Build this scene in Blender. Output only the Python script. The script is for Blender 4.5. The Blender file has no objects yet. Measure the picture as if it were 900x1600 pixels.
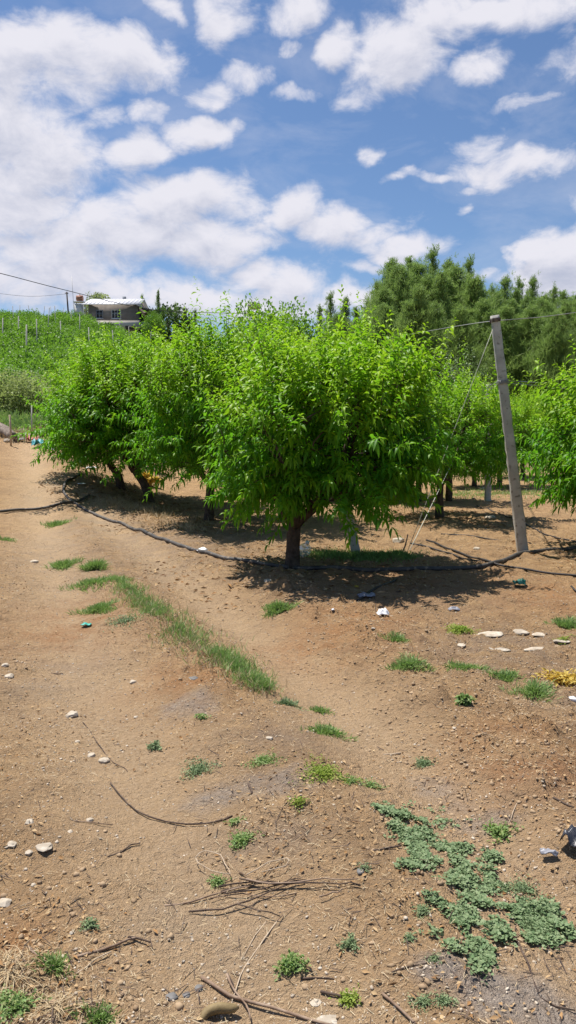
import bpy, math
import numpy as np
from math import radians as R, pi
from mathutils import Vector, noise as mn

scene = bpy.context.scene
COL = scene.collection
rng = np.random.default_rng(7)

# ------------------------------------------------------------------ camera
F = 1208.0
PITCH = math.atan(130 / F)
CAM = np.array([0.0, 0.0, 1.6])
cd = bpy.data.cameras.new('camera'); cam = bpy.data.objects.new('camera', cd); COL.objects.link(cam)
cam.location = CAM; cam.rotation_euler = (pi / 2 - PITCH, 0, 0)
cd.sensor_fit = 'VERTICAL'; cd.angle_y = 2 * math.atan(800 / F); cd.clip_start = 0.05; cd.clip_end = 3000
scene.camera = cam

def ray(px, py):
    x = (px - 450) / F; y = 1.0; z = -(py - 800) / F
    c, s = math.cos(PITCH), math.sin(PITCH)
    return np.array([x, y * c + z * s, z * c - y * s])
def pt(px, py, Y):                                     # the point seen at a pixel, Y metres ahead
    d = ray(px, py); return CAM + d * (Y / d[1])

# ------------------------------------------------------------------ noise
def _hash(ix, iy, seed):
    h = (ix.astype(np.int64) * 374761393 + iy.astype(np.int64) * 668265263 + seed * 1442695041) & 0xFFFFFFFF
    h = ((h ^ (h >> 13)) * 1274126177) & 0xFFFFFFFF
    return ((h ^ (h >> 16)) & 0xFFFF) / 65535.0
def vnoise(x, y, seed=0):
    ix = np.floor(x); iy = np.floor(y); fx = x - ix; fy = y - iy
    fx = fx * fx * (3 - 2 * fx); fy = fy * fy * (3 - 2 * fy)
    a = _hash(ix, iy, seed); b = _hash(ix + 1, iy, seed); c = _hash(ix, iy + 1, seed); d = _hash(ix + 1, iy + 1, seed)
    return (a * (1 - fx) + b * fx) * (1 - fy) + (c * (1 - fx) + d * fx) * fy
def fbm(x, y, sc, octs=4, seed=0):
    v = 0; a = .5; t = 0
    for k in range(octs):
        v = v + a * vnoise(x * sc + 17.3 * k, y * sc - 9.1 * k, seed + k); t += a; a *= .5; sc *= 2.03
    return v / t - .5
def sstep(a, b, x):
    t = np.clip((x - a) / (b - a), 0, 1); return t * t * (3 - 2 * t)

# ------------------------------------------------------------------ terrain height
def macro(x, y):
    x = np.asarray(x, float); y = np.asarray(y, float)
    u = x / np.maximum(y, 4)
    left = sstep(-.13, -.30, u)
    z = 0.14 * np.maximum(0, y - 13.0) * left * (1 - sstep(26, 34, y)) + (1.8 * sstep(26, 34, y) * left)
    w = .62 + .38 * sstep(-.05, -.30, u) - .40 * sstep(-.02, .25, u)
    h = np.clip(y - 30, 0, 100) * .170 + np.clip(y - 130, 0, 60) * .03 - np.clip(y - 190, 0, 900) * .02
    z = z + h * w
    return z
def to_flat(pts):
    out = []
    for px, py in pts:
        d = ray(px, py); t = -CAM[2] / d[2]; out.append((CAM + d * t)[:2])
    return np.array(out)
LANE_R = to_flat([(120, 790), (200, 840), (330, 930), (450, 1020), (540, 1100), (640, 1190), (740, 1300), (850, 1420), (980, 1600)])
LANE_L = to_flat([(40, 715), (60, 800), (90, 900), (120, 1000), (170, 1120), (230, 1260), (330, 1420), (430, 1620)])
BERM = to_flat([(430, 900), (560, 985), (640, 1070), (740, 1140), (850, 1210), (960, 1290)])
MID = to_flat([(110, 880), (190, 920), (300, 990), (400, 1070), (520, 1190), (620, 1290), (760, 1450), (860, 1600)])
def pdist(P, x, y):
    d = np.full(np.shape(x), 1e9)
    for a, b in zip(P[:-1], P[1:]):
        ab = b - a; L = ab @ ab
        t = np.clip(((x - a[0]) * ab[0] + (y - a[1]) * ab[1]) / L, 0, 1)
        d = np.minimum(d, np.hypot(x - a[0] - t * ab[0], y - a[1] - t * ab[1]))
    return d
def ground_z(x, y):
    x = np.atleast_1d(np.asarray(x, float)); y = np.atleast_1d(np.asarray(y, float))
    z = macro(x, y)
    near = 1 - sstep(20, 40, y)
    z = z + fbm(x, y, .35, 3, 3) * .14 * (near + .0)
    dl = pdist(LANE_L, x, y); dr = pdist(LANE_R, x, y); db = pdist(BERM, x, y); dm = pdist(MID, x, y)
    lane = np.maximum(np.exp(-(dl / .42) ** 2), np.exp(-(dr / .36) ** 2))
    z = z - .085 * lane * near + .05 * np.exp(-(db / .32) ** 2) * near + .03 * np.exp(-(dm / .3) ** 2) * near
    rough = (1 - .72 * lane) * near
    n1 = fbm(x, y, 2.3, 3, 11); n2 = fbm(x, y, 8.0, 3, 23)
    clod = np.maximum(0, n2 - .06) ** 1.0
    berm = np.exp(-(db / .35) ** 2)
    n3 = fbm(x, y, 19., 2, 61); z = z + near * .016 * n3 + rough * (n1 * .085 + n2 * .036 + clod * (.09 + .17 * berm)) + (1 - near) * fbm(x, y, .12, 3, 5) * 1.0
    return z
def gz(x, y): return float(ground_z([x], [y])[0])
def at(px, py):                                        # the point of the ground seen at a pixel
    d = ray(px, py); t = 1.5; pv = t
    while t < 400:
        p = CAM + d * t
        if p[2] < float(macro(p[0], p[1])) + .15 and p[2] < gz(p[0], p[1]): break
        pv = t; t *= 1.03
    for _ in range(14):
        m = (pv + t) / 2; p = CAM + d * m
        if p[2] < gz(p[0], p[1]): t = m
        else: pv = m
    p = CAM + d * t
    return np.array([p[0], p[1], gz(p[0], p[1])])

# ------------------------------------------------------------------ mesh tools
def nn(v):
    return v / np.maximum(np.linalg.norm(v, axis=-1, keepdims=True), 1e-9)
def fast_mesh(name, verts, tris=None, quads=None, smooth=False, attrs=None):
    me = bpy.data.meshes.new(name)
    verts = np.asarray(verts, np.float32)
    loops = []; starts = []; totals = []; o = 0
    for fc, n in ((tris, 3), (quads, 4)):
        if fc is None or len(fc) == 0: continue
        fc = np.asarray(fc, np.int32).reshape(-1, n)
        loops.append(fc.ravel()); starts.append(o + np.arange(len(fc)) * n); totals.append(np.full(len(fc), n)); o += fc.size
    loops = np.concatenate(loops); starts = np.concatenate(starts); totals = np.concatenate(totals)
    me.vertices.add(len(verts)); me.vertices.foreach_set('co', verts.ravel())
    me.loops.add(len(loops)); me.loops.foreach_set('vertex_index', loops.astype(np.int32))
    me.polygons.add(len(starts)); me.polygons.foreach_set('loop_start', starts.astype(np.int32))
    try: me.polygons.foreach_set('loop_total', totals.astype(np.int32))
    except Exception: pass
    if smooth: me.polygons.foreach_set('use_smooth', np.ones(len(starts), bool))
    for k, v in (attrs or {}).items():
        a = me.attributes.new(k, 'FLOAT', 'POINT'); a.data.foreach_set('value', np.asarray(v, np.float32))
    me.update(calc_edges=True)
    return me
class MB:
    """collects shapes for ONE mesh object"""
    def __init__(s): s.v = []; s.t = []; s.q = []; s.n = 0
    def add(s, v, t=None, q=None):
        v = np.asarray(v, float)
        if t is not None and len(t): s.t.append(np.asarray(t, int).reshape(-1, 3) + s.n)
        if q is not None and len(q): s.q.append(np.asarray(q, int).reshape(-1, 4) + s.n)
        s.v.append(v); s.n += len(v); return s
    def tube(s, pts, rad, n=8, cap=True, squash=None, rough=0, seed=0):
        pts = np.asarray(pts, float); m = len(pts)
        rad = np.full(m, rad) if np.isscalar(rad) else np.asarray(rad, float)
        T = np.gradient(pts, axis=0); T = nn(T)
        ref = np.array([0, 0, 1.0]) if abs(T[0][2]) < .9 else np.array([1.0, 0, 0])
        U = nn(np.cross(T[0], ref)); V = []
        r = np.random.default_rng(seed + 5)
        for i in range(m):
            U = nn(U - T[i] * (U @ T[i])); W = np.cross(T[i], U)
            a = np.arange(n) * 2 * pi / n
            rr = rad[i] * (1 + rough * (r.random(n) - .5))
            V.append(pts[i] + (np.cos(a) * rr)[:, None] * U + (np.sin(a) * rr)[:, None] * W)
        V = np.concatenate(V); q = []
        for i in range(m - 1):
            for j in range(n):
                k = (j + 1) % n; q.append((i * n + j, i * n + k, (i + 1) * n + k, (i + 1) * n + j))
        t = []
        if cap:
            V = np.concatenate([V, pts[:1], pts[-1:]]); c0 = m * n; c1 = c0 + 1
            for j in range(n):
                k = (j + 1) % n; t.append((c0, k, j)); t.append((c1, (m - 1) * n + j, (m - 1) * n + k))
        return s.add(V, t, q)
    def box(s, c, size, rot=0):
        c = np.asarray(c, float); h = np.asarray(size, float) / 2
        v = np.array([[x, y, z] for x in (-1, 1) for y in (-1, 1) for z in (-1, 1)], float) * h
        if rot:
            ca, sa = math.cos(rot), math.sin(rot); v = np.stack([v[:, 0] * ca - v[:, 1] * sa, v[:, 0] * sa + v[:, 1] * ca, v[:, 2]], 1)
        return s.add(v + c, q=[(0, 1, 3, 2), (4, 6, 7, 5), (0, 4, 5, 1), (2, 3, 7, 6), (0, 2, 6, 4), (1, 5, 7, 3)])
    def mesh(s, name, smooth=False):
        return fast_mesh(name, np.concatenate(s.v), np.concatenate(s.t) if s.t else None, np.concatenate(s.q) if s.q else None, smooth)
    def build(s, name, mat, parent=None, smooth=False, loc=None):
        return link(name, s.mesh(name, smooth), mat, parent, loc)
def link(name, me, mat=None, parent=None, loc=None):
    o = bpy.data.objects.new(name, me); COL.objects.link(o)
    if mat is not None and me is not None and not me.materials: me.materials.append(mat)
    if parent is not None: o.parent = parent
    if loc is not None: o.location = loc
    return o
def tag(o, label=None, cat=None, group=None, kind=None):
    for k, v in (('label', label), ('category', cat), ('group', group), ('kind', kind)):
        if v: o[k] = v
    return o
def empty(name, loc, label, cat, group=None, rz=0):
    o = bpy.data.objects.new(name, None); COL.objects.link(o); o.location = loc; o.rotation_euler = (0, 0, rz)
    o.empty_display_size = .2
    return tag(o, label, cat, group)
def copy_tree(o, parent=None):
    c = o.copy(); COL.objects.link(c)
    if parent: c.parent = parent
    for ch in list(o.children): copy_tree(ch, c)
    return c
def spline(P, step=.08):
    P = np.asarray(P, float); out = []
    Q = np.concatenate([[2 * P[0] - P[1]], P, [2 * P[-1] - P[-2]]])
    for i in range(1, len(Q) - 2):
        n = max(2, int(np.linalg.norm(Q[i + 1] - Q[i]) / step))
        for t in np.arange(n) / n:
            a, b, c, d = Q[i - 1], Q[i], Q[i + 1], Q[i + 2]
            out.append(.5 * ((2 * b) + (c - a) * t + (2 * a - 5 * b + 4 * c - d) * t * t + (3 * b - 3 * c + d - a) * t ** 3))
    out.append(P[-1]); return np.array(out)
def leaves(P, D, L, W, droop, roll=None, fold=.25, ts=(.22, .5, .78), ws=(.8, 1.0, .62), r=rng):
    """batch of folded leaves: base P, direction D, returns verts, tris, quads, leaf index per vertex"""
    N = len(P); D = nn(D); up = np.array([0, 0, 1.0])
    S = np.cross(D, up); bad = np.linalg.norm(S, axis=1) < .1; S[bad] = (1, 0, 0); S = nn(S)
    Nn = nn(np.cross(S, D))
    if roll is None: roll = r.normal(0, .6, N)
    c, s = np.cos(roll)[:, None], np.sin(roll)[:, None]
    S2 = S * c + Nn * s; N2 = Nn * c - S * s
    L = L[:, None]; W = W[:, None]; droop = np.asarray(droop).reshape(-1, 1) * np.ones((N, 1))
    def ctr(t): return P + D * L * t * (1 - .22 * t * droop) - up * L * droop * t * t * .75
    k = len(ts); vs = [P]
    for t, w in zip(ts, ws):
        C = ctr(t); h = W * w * .5
        vs += [C - S2 * h + N2 * h * fold * 2, C, C + S2 * h + N2 * h * fold * 2]
    vs.append(ctr(1.0)); nv = len(vs)
    V = np.stack(vs, 1).reshape(-1, 3)
    t = [(0, 2, 1), (0, 3, 2)]; q = []
    for i in range(k - 1):
        a = 1 + 3 * i; q += [(a, a + 1, a + 4, a + 3), (a + 1, a + 2, a + 5, a + 4)]
    a = 1 + 3 * (k - 1); t += [(a, a + 1, nv - 1), (a + 1, a + 2, nv - 1)]
    base = (np.arange(N) * nv)[:, None, None]
    T = (np.array(t)[None] + base).reshape(-1, 3); Q = (np.array(q)[None] + base).reshape(-1, 4) if q else None
    return V, T, Q, np.repeat(np.arange(N), nv)
def blades(P, D, L, W, droop, r=rng):
    N = len(P); D = nn(D); up = np.array([0, 0, 1.0])
    a = r.random(N) * 2 * pi; S = np.stack([np.cos(a), np.sin(a), np.zeros(N)], 1)
    S = nn(S - D * (S * D).sum(1, keepdims=True)); L = L[:, None]; W = W[:, None]; droop = np.asarray(droop).reshape(-1, 1) * np.ones((N, 1))
    def ctr(t): return P + D * L * t - up * L * droop * t * t
    V = np.stack([P - S * W * .5, P + S * W * .5, ctr(.55) - S * W * .4, ctr(.55) + S * W * .4, ctr(1.)], 1).reshape(-1, 3)
    b = (np.arange(N) * 5)[:, None]
    return V, np.array([[2, 3, 4]]) + b, np.array([[0, 1, 3, 2]]) + b, np.repeat(np.arange(N), 5)
_phi = (1 + 5 ** .5) / 2
ICOV = nn(np.array([(-1, _phi, 0), (1, _phi, 0), (-1, -_phi, 0), (1, -_phi, 0), (0, -1, _phi), (0, 1, _phi), (0, -1, -_phi), (0, 1, -_phi), (_phi, 0, -1), (_phi, 0, 1), (-_phi, 0, -1), (-_phi, 0, 1)], float))
ICOF = np.array([(0, 11, 5), (0, 5, 1), (0, 1, 7), (0, 7, 10), (0, 10, 11), (1, 5, 9), (5, 11, 4), (11, 10, 2), (10, 7, 6), (7, 1, 8), (3, 9, 4), (3, 4, 2), (3, 2, 6), (3, 6, 8), (3, 8, 9), (4, 9, 5), (2, 4, 11), (6, 2, 10), (8, 6, 7), (9, 8, 1)])
def subdiv_ico(n):
    v = [tuple(x) for x in ICOV]; f = [tuple(x) for x in ICOF]
    for _ in range(n):
        cache = {}; nf = []
        def mid(a, b):
            k = (min(a, b), max(a, b))
            if k not in cache:
                m = nn((np.array(v[a]) + np.array(v[b]))); v.append(tuple(m)); cache[k] = len(v) - 1
            return cache[k]
        for a, b, c in f:
            x, y, z = mid(a, b), mid(b, c), mid(c, a); nf += [(a, x, z), (b, y, x), (c, z, y), (x, y, z)]
        f = nf
    return np.array(v), np.array(f)
SPH = subdiv_ico(3)
def rock_mesh(name, sx, sy, sz, seed, amp=.25, flat=0.0):
    V, Fc = SPH; V = V.copy(); out = []
    for v in V:
        n = mn.noise(Vector(v * 1.3 + seed * 7.1)) * amp + mn.noise(Vector(v * 3.7 + seed * 3.3)) * amp * .35
        w = v * (1 + n)
        out.append(w)
    V = np.array(out)
    rr = np.random.default_rng(seed)
    for _ in range(7):                                 # chipped facets
        d = nn(rr.normal(size=3)); k = .72 + .2 * rr.random(); dp = V @ d; m = dp > k; V[m] -= np.outer(dp[m] - k, d)
    V = V * (sx / 2, sy / 2, sz / 2); V[:, 2] = np.maximum(V[:, 2], -sz * .35)
    return fast_mesh(name, V, Fc, smooth=False)
def ico_batch(P, S, r=rng):
    """many tiny stones in one mesh"""
    N = len(P); a = r.random(N) * 2 * pi; c, s = np.cos(a)[:, None], np.sin(a)[:, None]
    J = ICOV[None] * (1 + .95 * (r.random((N, 12, 1)) - .5)) * S[:, None, :]
    X = J[:, :, 0] * c - J[:, :, 1] * s; Y = J[:, :, 0] * s + J[:, :, 1] * c
    V = np.stack([X, Y, J[:, :, 2]], 2) + P[:, None, :]
    return V.reshape(-1, 3), (ICOF[None] + (np.arange(N) * 12)[:, None, None]).reshape(-1, 3)

# ------------------------------------------------------------------ materials
def new_mat(name):
    m = bpy.data.materials.new(name); m.use_nodes = True; nt = m.node_tree; nt.nodes.clear()
    out = nt.nodes.new('ShaderNodeOutputMaterial'); return m, nt, out
def N(nt, t, **kw):
    n = nt.nodes.new(t)
    for k, v in kw.items():
        if k == 'inp':
            for i, x in v.items():
                if isinstance(x, bpy.types.NodeSocket): nt.links.new(x, n.inputs[i])
                else: n.inputs[i].default_value = x
        else: setattr(n, k, v)
    return n
def math_n(nt, op, a, b=None, clamp=False):
    n = N(nt, 'ShaderNodeMath', operation=op, use_clamp=clamp)
    for i, x in enumerate((a, b)):
        if x is None: continue
        if isinstance(x, bpy.types.NodeSocket): nt.links.new(x, n.inputs[i])
        else: n.inputs[i].default_value = x
    return n.outputs[0]
def mixc(nt, fac, a, b, blend='MIX'):
    n = N(nt, 'ShaderNodeMix', data_type='RGBA', blend_type=blend)
    for i, x in ((0, fac), (6, a), (7, b)):
        if isinstance(x, bpy.types.NodeSocket): nt.links.new(x, n.inputs[i])
        else: n.inputs[i].default_value = (tuple(x) + (1,))[:4] if i else x
    return n.outputs[2]
def noise_n(nt, vec, scale, detail=4, rough=.55, dist=0):
    return N(nt, 'ShaderNodeTexNoise', inp={'Vector': vec, 'Scale': scale, 'Detail': detail, 'Roughness': rough, 'Distortion': dist}).outputs[0]
def maprange(nt, v, a, b, c=0., d=1., smooth=False):
    n = N(nt, 'ShaderNodeMapRange', inp={0: v, 1: a, 2: b, 3: c, 4: d}, clamp=True)
    if smooth: n.interpolation_type = 'SMOOTHSTEP'
    return n.outputs[0]
def surf_mat(name, c1, c2, scale=8, rough=.85, bump=.3, bscale=None, c3=None, metal=0, dist=.02, spec=.3):
    m, nt, out = new_mat(name)
    tc = N(nt, 'ShaderNodeTexCoord').outputs['Object']
    f = maprange(nt, noise_n(nt, tc, scale, 6, .6), .35, .65)
    col = mixc(nt, f, c1, c2)
    if c3 is not None:
        col = mixc(nt, maprange(nt, noise_n(nt, tc, scale * 3.1, 3), .58, .7), col, c3)
    b = N(nt, 'ShaderNodeBump', inp={'Strength': bump, 'Distance': dist, 'Height': noise_n(nt, tc, bscale or scale * 4, 5, .65)})
    p = N(nt, 'ShaderNodeBsdfPrincipled', inp={'Base Color': col, 'Roughness': rough, 'Metallic': metal, 'Normal': b.outputs[0], 'Specular IOR Level': spec})
    nt.links.new(p.outputs[0], out.inputs[0]); return m
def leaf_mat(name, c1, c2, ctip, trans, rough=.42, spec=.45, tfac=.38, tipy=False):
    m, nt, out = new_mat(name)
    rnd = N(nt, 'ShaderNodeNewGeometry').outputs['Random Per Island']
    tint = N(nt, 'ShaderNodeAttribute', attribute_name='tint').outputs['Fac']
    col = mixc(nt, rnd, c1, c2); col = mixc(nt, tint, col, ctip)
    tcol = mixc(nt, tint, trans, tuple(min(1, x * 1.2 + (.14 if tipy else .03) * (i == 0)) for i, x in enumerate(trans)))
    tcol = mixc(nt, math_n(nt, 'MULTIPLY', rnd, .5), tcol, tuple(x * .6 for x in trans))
    p = N(nt, 'ShaderNodeBsdfPrincipled', inp={'Base Color': col, 'Roughness': rough, 'Specular IOR Level': spec})
    t = N(nt, 'ShaderNodeBsdfTranslucent', inp={'Color': tcol})
    mx = N(nt, 'ShaderNodeMixShader', inp={0: tfac, 1: p.outputs[0], 2: t.outputs[0]})
    nt.links.new(mx.outputs[0], out.inputs[0]); return m

M = {}
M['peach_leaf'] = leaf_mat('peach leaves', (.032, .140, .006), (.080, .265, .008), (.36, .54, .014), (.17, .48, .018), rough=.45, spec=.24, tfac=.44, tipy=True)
M['pale_leaf'] = leaf_mat('pale leaves', (.10, .17, .06), (.17, .25, .11), (.28, .36, .20), (.2, .36, .08))
M['pine'] = leaf_mat('pine needles', (.12, .20, .055), (.22, .32, .09), (.33, .42, .13), (.30, .46, .11), rough=.6, spec=.2, tfac=.35)
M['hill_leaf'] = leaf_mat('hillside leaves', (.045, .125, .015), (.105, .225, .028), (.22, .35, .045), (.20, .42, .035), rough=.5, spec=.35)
M['bush_leaf'] = leaf_mat('scrub leaves', (.17, .24, .07), (.28, .34, .12), (.38, .40, .20), (.32, .42, .12), rough=.6, spec=.2)
M['dark_leaf'] = leaf_mat('dark leaves', (.025, .06, .018), (.05, .10, .028), (.08, .16, .04), (.08, .16, .03))
M['grass'] = leaf_mat('grass blades', (.09, .21, .045), (.17, .30, .09), (.36, .37, .15), (.24, .42, .09), rough=.5, spec=.3, tfac=.3)
M['weed'] = leaf_mat('grey green weed leaves', (.10, .175, .07), (.19, .265, .125), (.28, .33, .17), (.2, .3, .12), rough=.6, spec=.25, tfac=.2)
M['yellow_weed'] = leaf_mat('yellow green weed leaves', (.16, .28, .03), (.28, .38, .06), (.40, .40, .10), (.3, .45, .06), rough=.55, spec=.25)
M['straw'] = leaf_mat('dry straw', (.30, .21, .11), (.50, .38, .22), (.60, .50, .34), (.4, .3, .15), rough=.8, spec=.1, tfac=.12)
M['dry_leaf'] = leaf_mat('dry fallen leaves', (.16, .08, .035), (.34, .18, .07), (.5, .36, .2), (.25, .12, .04), rough=.8, spec=.1, tfac=.12)
M['orange_leaf'] = leaf_mat('yellowed leaves', (.45, .28, .03), (.62, .45, .08), (.7, .6, .2), (.6, .4, .06), rough=.6, spec=.2)
M['bark'] = surf_mat('peach bark', (.035, .024, .018), (.11, .08, .06), 14, .95, .9, 30)
M['pinebark'] = surf_mat('pine bark', (.06, .04, .03), (.15, .10, .075), 5, .95, .8, 12)
M['twig'] = surf_mat('dry twig', (.16, .10, .065), (.34, .25, .18), 18, .9, .5, 50, dist=.004)
M['darktwig'] = surf_mat('dark twig', (.045, .03, .025), (.13, .09, .065), 18, .9, .5, 50, dist=.004)
M['palestick'] = surf_mat('pale stick', (.38, .29, .20), (.52, .42, .31), 18, .9, .4, 50, dist=.004)
M['stone'] = surf_mat('pale stone', (.36, .30, .22), (.53, .46, .37), 22, .9, .4, 60, c3=(.30, .22, .14), dist=.006)
M['pebble'] = surf_mat('tan pebbles', (.30, .235, .165), (.56, .48, .38), 9, .9, .2, 60, dist=.002)
M['stone_grey'] = surf_mat('grey stone', (.30, .25, .19), (.44, .38, .30), 12, .9, .5, 40, c3=(.5, .46, .4), dist=.008)
M['slate'] = surf_mat('slate chip', (.13, .125, .12), (.21, .20, .19), 30, .7, .4, 80, dist=.003)
M['concrete'] = surf_mat('concrete', (.36, .345, .31), (.50, .48, .44), 5, .9, .6, 60, c3=(.19, .175, .15), dist=.006)
M['hose'] = surf_mat('black hose', (.03, .027, .026), (.10, .085, .07), 5, .65, .4, 40, c3=(.24, .18, .13), dist=.003, spec=.5)
M['dripline'] = surf_mat('drip line', (.02, .018, .018), (.05, .04, .035), 9, .6, .2, 40, dist=.002)
M['wire'] = surf_mat('galvanised wire', (.3, .3, .29), (.45, .44, .42), 20, .5, .1, 40, metal=.6, dist=.001)
M['cord'] = surf_mat('pale guy cord', (.42, .42, .34), (.6, .6, .5), 20, .8, .1, 40, dist=.001)
M['blackwire'] = surf_mat('black cable', (.02, .02, .02), (.04, .04, .04), 4, .6, .1, dist=.001)
M['blackplastic'] = surf_mat('black plastic bag', (.015, .015, .02), (.05, .05, .06), 15, .32, .8, 25, dist=.01, spec=.6)
M['greyplastic'] = surf_mat('grey plastic', (.18, .18, .2), (.3, .3, .33), 15, .4, .3, 30, dist=.004)
M['whiteplastic'] = surf_mat('white plastic', (.66, .66, .66), (.82, .82, .84), 15, .4, .5, 30, dist=.006)
M['teal'] = surf_mat('teal plastic', (.02, .26, .20), (.05, .40, .32), 15, .45, .5, 30, dist=.006)
M['darkgreen'] = surf_mat('dark green plastic', (.01, .09, .07), (.03, .17, .12), 15, .4, .5, 30, dist=.006)
M['cyan'] = surf_mat('blue green sheet', (.03, .22, .25), (.08, .36, .40), 9, .5, .5, 20, dist=.01)
M['red'] = surf_mat('faded red plastic', (.30, .07, .05), (.45, .15, .11), 9, .6, .5, 20, dist=.01)
M['wood'] = surf_mat('weathered log', (.10, .075, .055), (.26, .21, .17), 9, .9, .7, 25)
M['chunk'] = surf_mat('dried brown fruit husk', (.14, .10, .045), (.26, .19, .09), 16, .7, .5, 40, dist=.004)
M['ash'] = surf_mat('ash crust', (.40, .36, .33), (.58, .54, .50), 18, .95, .6, 50, dist=.01)
M['dirtclod'] = surf_mat('soil clods', (.25, .17, .10), (.40, .285, .175), 5, .95, .3, 50, dist=.004)
M['wall'] = surf_mat('grey brown planks', (.25, .215, .195), (.35, .31, .28), .8, .85, .2, 5)
M['render'] = surf_mat('pale terrace render', (.50, .45, .40), (.64, .59, .53), .8, .9, .2, 6)
M['bluewall'] = surf_mat('blue grey render', (.22, .24, .27), (.30, .32, .35), .8, .9, .2, 6)
M['roofmetal'] = surf_mat('pale metal roof', (.62, .62, .64), (.74, .74, .76), .7, .45, .15, 3, c3=(.5, .49, .5))
M['whitepaint'] = surf_mat('white paint', (.6, .6, .6), (.72, .72, .72), 2, .6, .1)
M['darkwood'] = surf_mat('dark wood', (.05, .04, .035), (.09, .07, .06), 2, .7, .2)
M['tank'] = surf_mat('rusty water tank', (.30, .12, .07), (.45, .22, .13), 2, .6, .2)
M['pole'] = surf_mat('dark pole', (.05, .04, .035), (.10, .08, .07), 2, .8, .2)
M['greypost'] = surf_mat('pale hillside post', (.38, .36, .32), (.52, .50, .45), 4, .85, .3)
m, nt, out = new_mat('window glass')
p = N(nt, 'ShaderNodeBsdfPrincipled', inp={'Base Color': (.02, .025, .035, 1), 'Roughness': .08, 'Specular IOR Level': .8}); nt.links.new(p.outputs[0], out.inputs[0]); M['glass'] = m
m, nt, out = new_mat('clear plastic')
g = N(nt, 'ShaderNodeBsdfGlossy', inp={'Color': (.9, .92, .92, 1), 'Roughness': .15}); t = N(nt, 'ShaderNodeBsdfTransparent', inp={'Color': (.86, .90, .88, 1)})
d = N(nt, 'ShaderNodeBsdfDiffuse', inp={'Color': (.7, .75, .72, 1)})
a = N(nt, 'ShaderNodeMixShader', inp={0: .28, 1: t.outputs[0], 2: g.outputs[0]}); b = N(nt, 'ShaderNodeMixShader', inp={0: .22, 1: a.outputs[0], 2: d.outputs[0]})
nt.links.new(b.outputs[0], out.inputs[0]); M['clear'] = m

# ------------------------------------------------------------------ light and sky
SUN = nn(np.array([-.28, .25, .93]))
elev = math.asin(SUN[2]); azim = math.atan2(SUN[0], SUN[1])
sl = bpy.data.lights.new('sun', 'SUN'); sl.energy = 4.6; sl.angle = R(.5); sl.color = (1, .955, .89)
so = bpy.data.objects.new('sun', sl); COL.objects.link(so); so.rotation_euler = Vector(SUN).to_track_quat('Z', 'Y').to_euler()
world = bpy.data.worlds.new('World'); scene.world = world; world.use_nodes = True
nt = world.node_tree; nt.nodes.clear()
wout = nt.nodes.new('ShaderNodeOutputWorld')
sky = N(nt, 'ShaderNodeTexSky', sky_type='NISHITA', sun_disc=False, sun_elevation=elev, sun_rotation=azim, altitude=300, air_density=1.0, dust_density=.6, ozone_density=2.2)
# clouds: (px, py, rx, ry, tilt deg, weight)
CL = [(0, 240, 150, 120, -20, 1), (70, 95, 130, 48, 5, 1), (175, 85, 105, 38, -8, .95), (40, 320, 100, 45, 0, .95), (40, 30, 50, 22, 0, .6),
      (155, 180, 34, 24, 0, .8), (226, 176, 34, 16, 5, .85), (215, 236, 66, 30, 10, 1), (312, 204, 62, 20, 0, .95), (120, 225, 60, 44, 0, .8),
      (316, 142, 40, 20, 12, .9), (385, 126, 40, 20, 0, .9), (252, 8, 38, 18, 0, .9), (352, 30, 42, 36, 0, .75), (470, 18, 70, 30, 0, .9), (532, 76, 50, 22, 0, .9),
      (446, 78, 22, 13, 0, .7), (470, 146, 34, 10, 10, .65), (628, 88, 88, 48, 20, 1), (560, 128, 38, 30, 30, .8), (756, 102, 42, 24, 0, .85), (680, 10, 70, 26, 0, .85), (800, 18, 130, 30, 0, .95), (835, 154, 55, 10, 8, .6),
      (577, 240, 24, 13, 25, .75), (645, 270, 36, 9, 5, .75), (790, 258, 105, 27, -5, .95), (740, 228, 60, 18, 0, .7), (710, 327, 16, 8, 20, .7), (722, 292, 26, 8, 10, .65),
      (290, 308, 130, 40, 5, 1), (200, 352, 130, 50, 5, 1), (90, 400, 130, 58, 8, 1), (20, 430, 90, 55, 0, .9), (335, 375, 110, 50, 0, .95), (455, 328, 60, 24, 0, .9), (545, 352, 100, 30, -8, .95), (615, 380, 75, 24, -8, .9), (585, 411, 48, 11, 0, .8),
      (430, 442, 90, 34, 0, 1), (300, 465, 110, 36, 0, 1), (170, 452, 110, 34, 0, .9), (545, 458, 60, 24, 0, .95), (420, 480, 140, 30, 0, .9),
      (862, 408, 46, 42, 0, 1.6), (885, 448, 70, 44, 0, 1.6), (900, 388, 34, 34, 0, 1.4), (835, 440, 30, 26, 0, 1.3), (800, 396, 20, 8, 0, .7), (780, 442, 36, 13, 0, .8), (700, 445, 60, 14, 0, .6),
      (-120, 200, 120, 130, 0, 1), (-90, 420, 130, 60, 0, 1), (1010, 60, 120, 40, 0, .9), (1040, 300, 120, 30, 0, .9), (1000, 440, 100, 60, 0, 1.1), (200, -90, 140, 40, 0, .9), (600, -110, 160, 50, 0, .9)]
def azel(px, py):
    d = nn(ray(px, py)); return math.atan2(d[0], d[1]), math.asin(d[2])
grp = bpy.data.node_groups.new('clouds', 'ShaderNodeTree')
grp.interface.new_socket('Vector', in_out='INPUT', socket_type='NodeSocketVector'); grp.interface.new_socket('Density', in_out='OUTPUT', socket_type='NodeSocketFloat')
gi = grp.nodes.new('NodeGroupInput'); go = grp.nodes.new('NodeGroupOutput')
vec = gi.outputs[0]
warp = N(grp, 'ShaderNodeTexNoise', inp={'Vector': vec, 'Scale': 12., 'Detail': 6.}).outputs['Color']
w2 = N(grp, 'ShaderNodeVectorMath', operation='SUBTRACT', inp={0: warp, 1: (.5, .5, .5)}).outputs[0]
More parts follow.
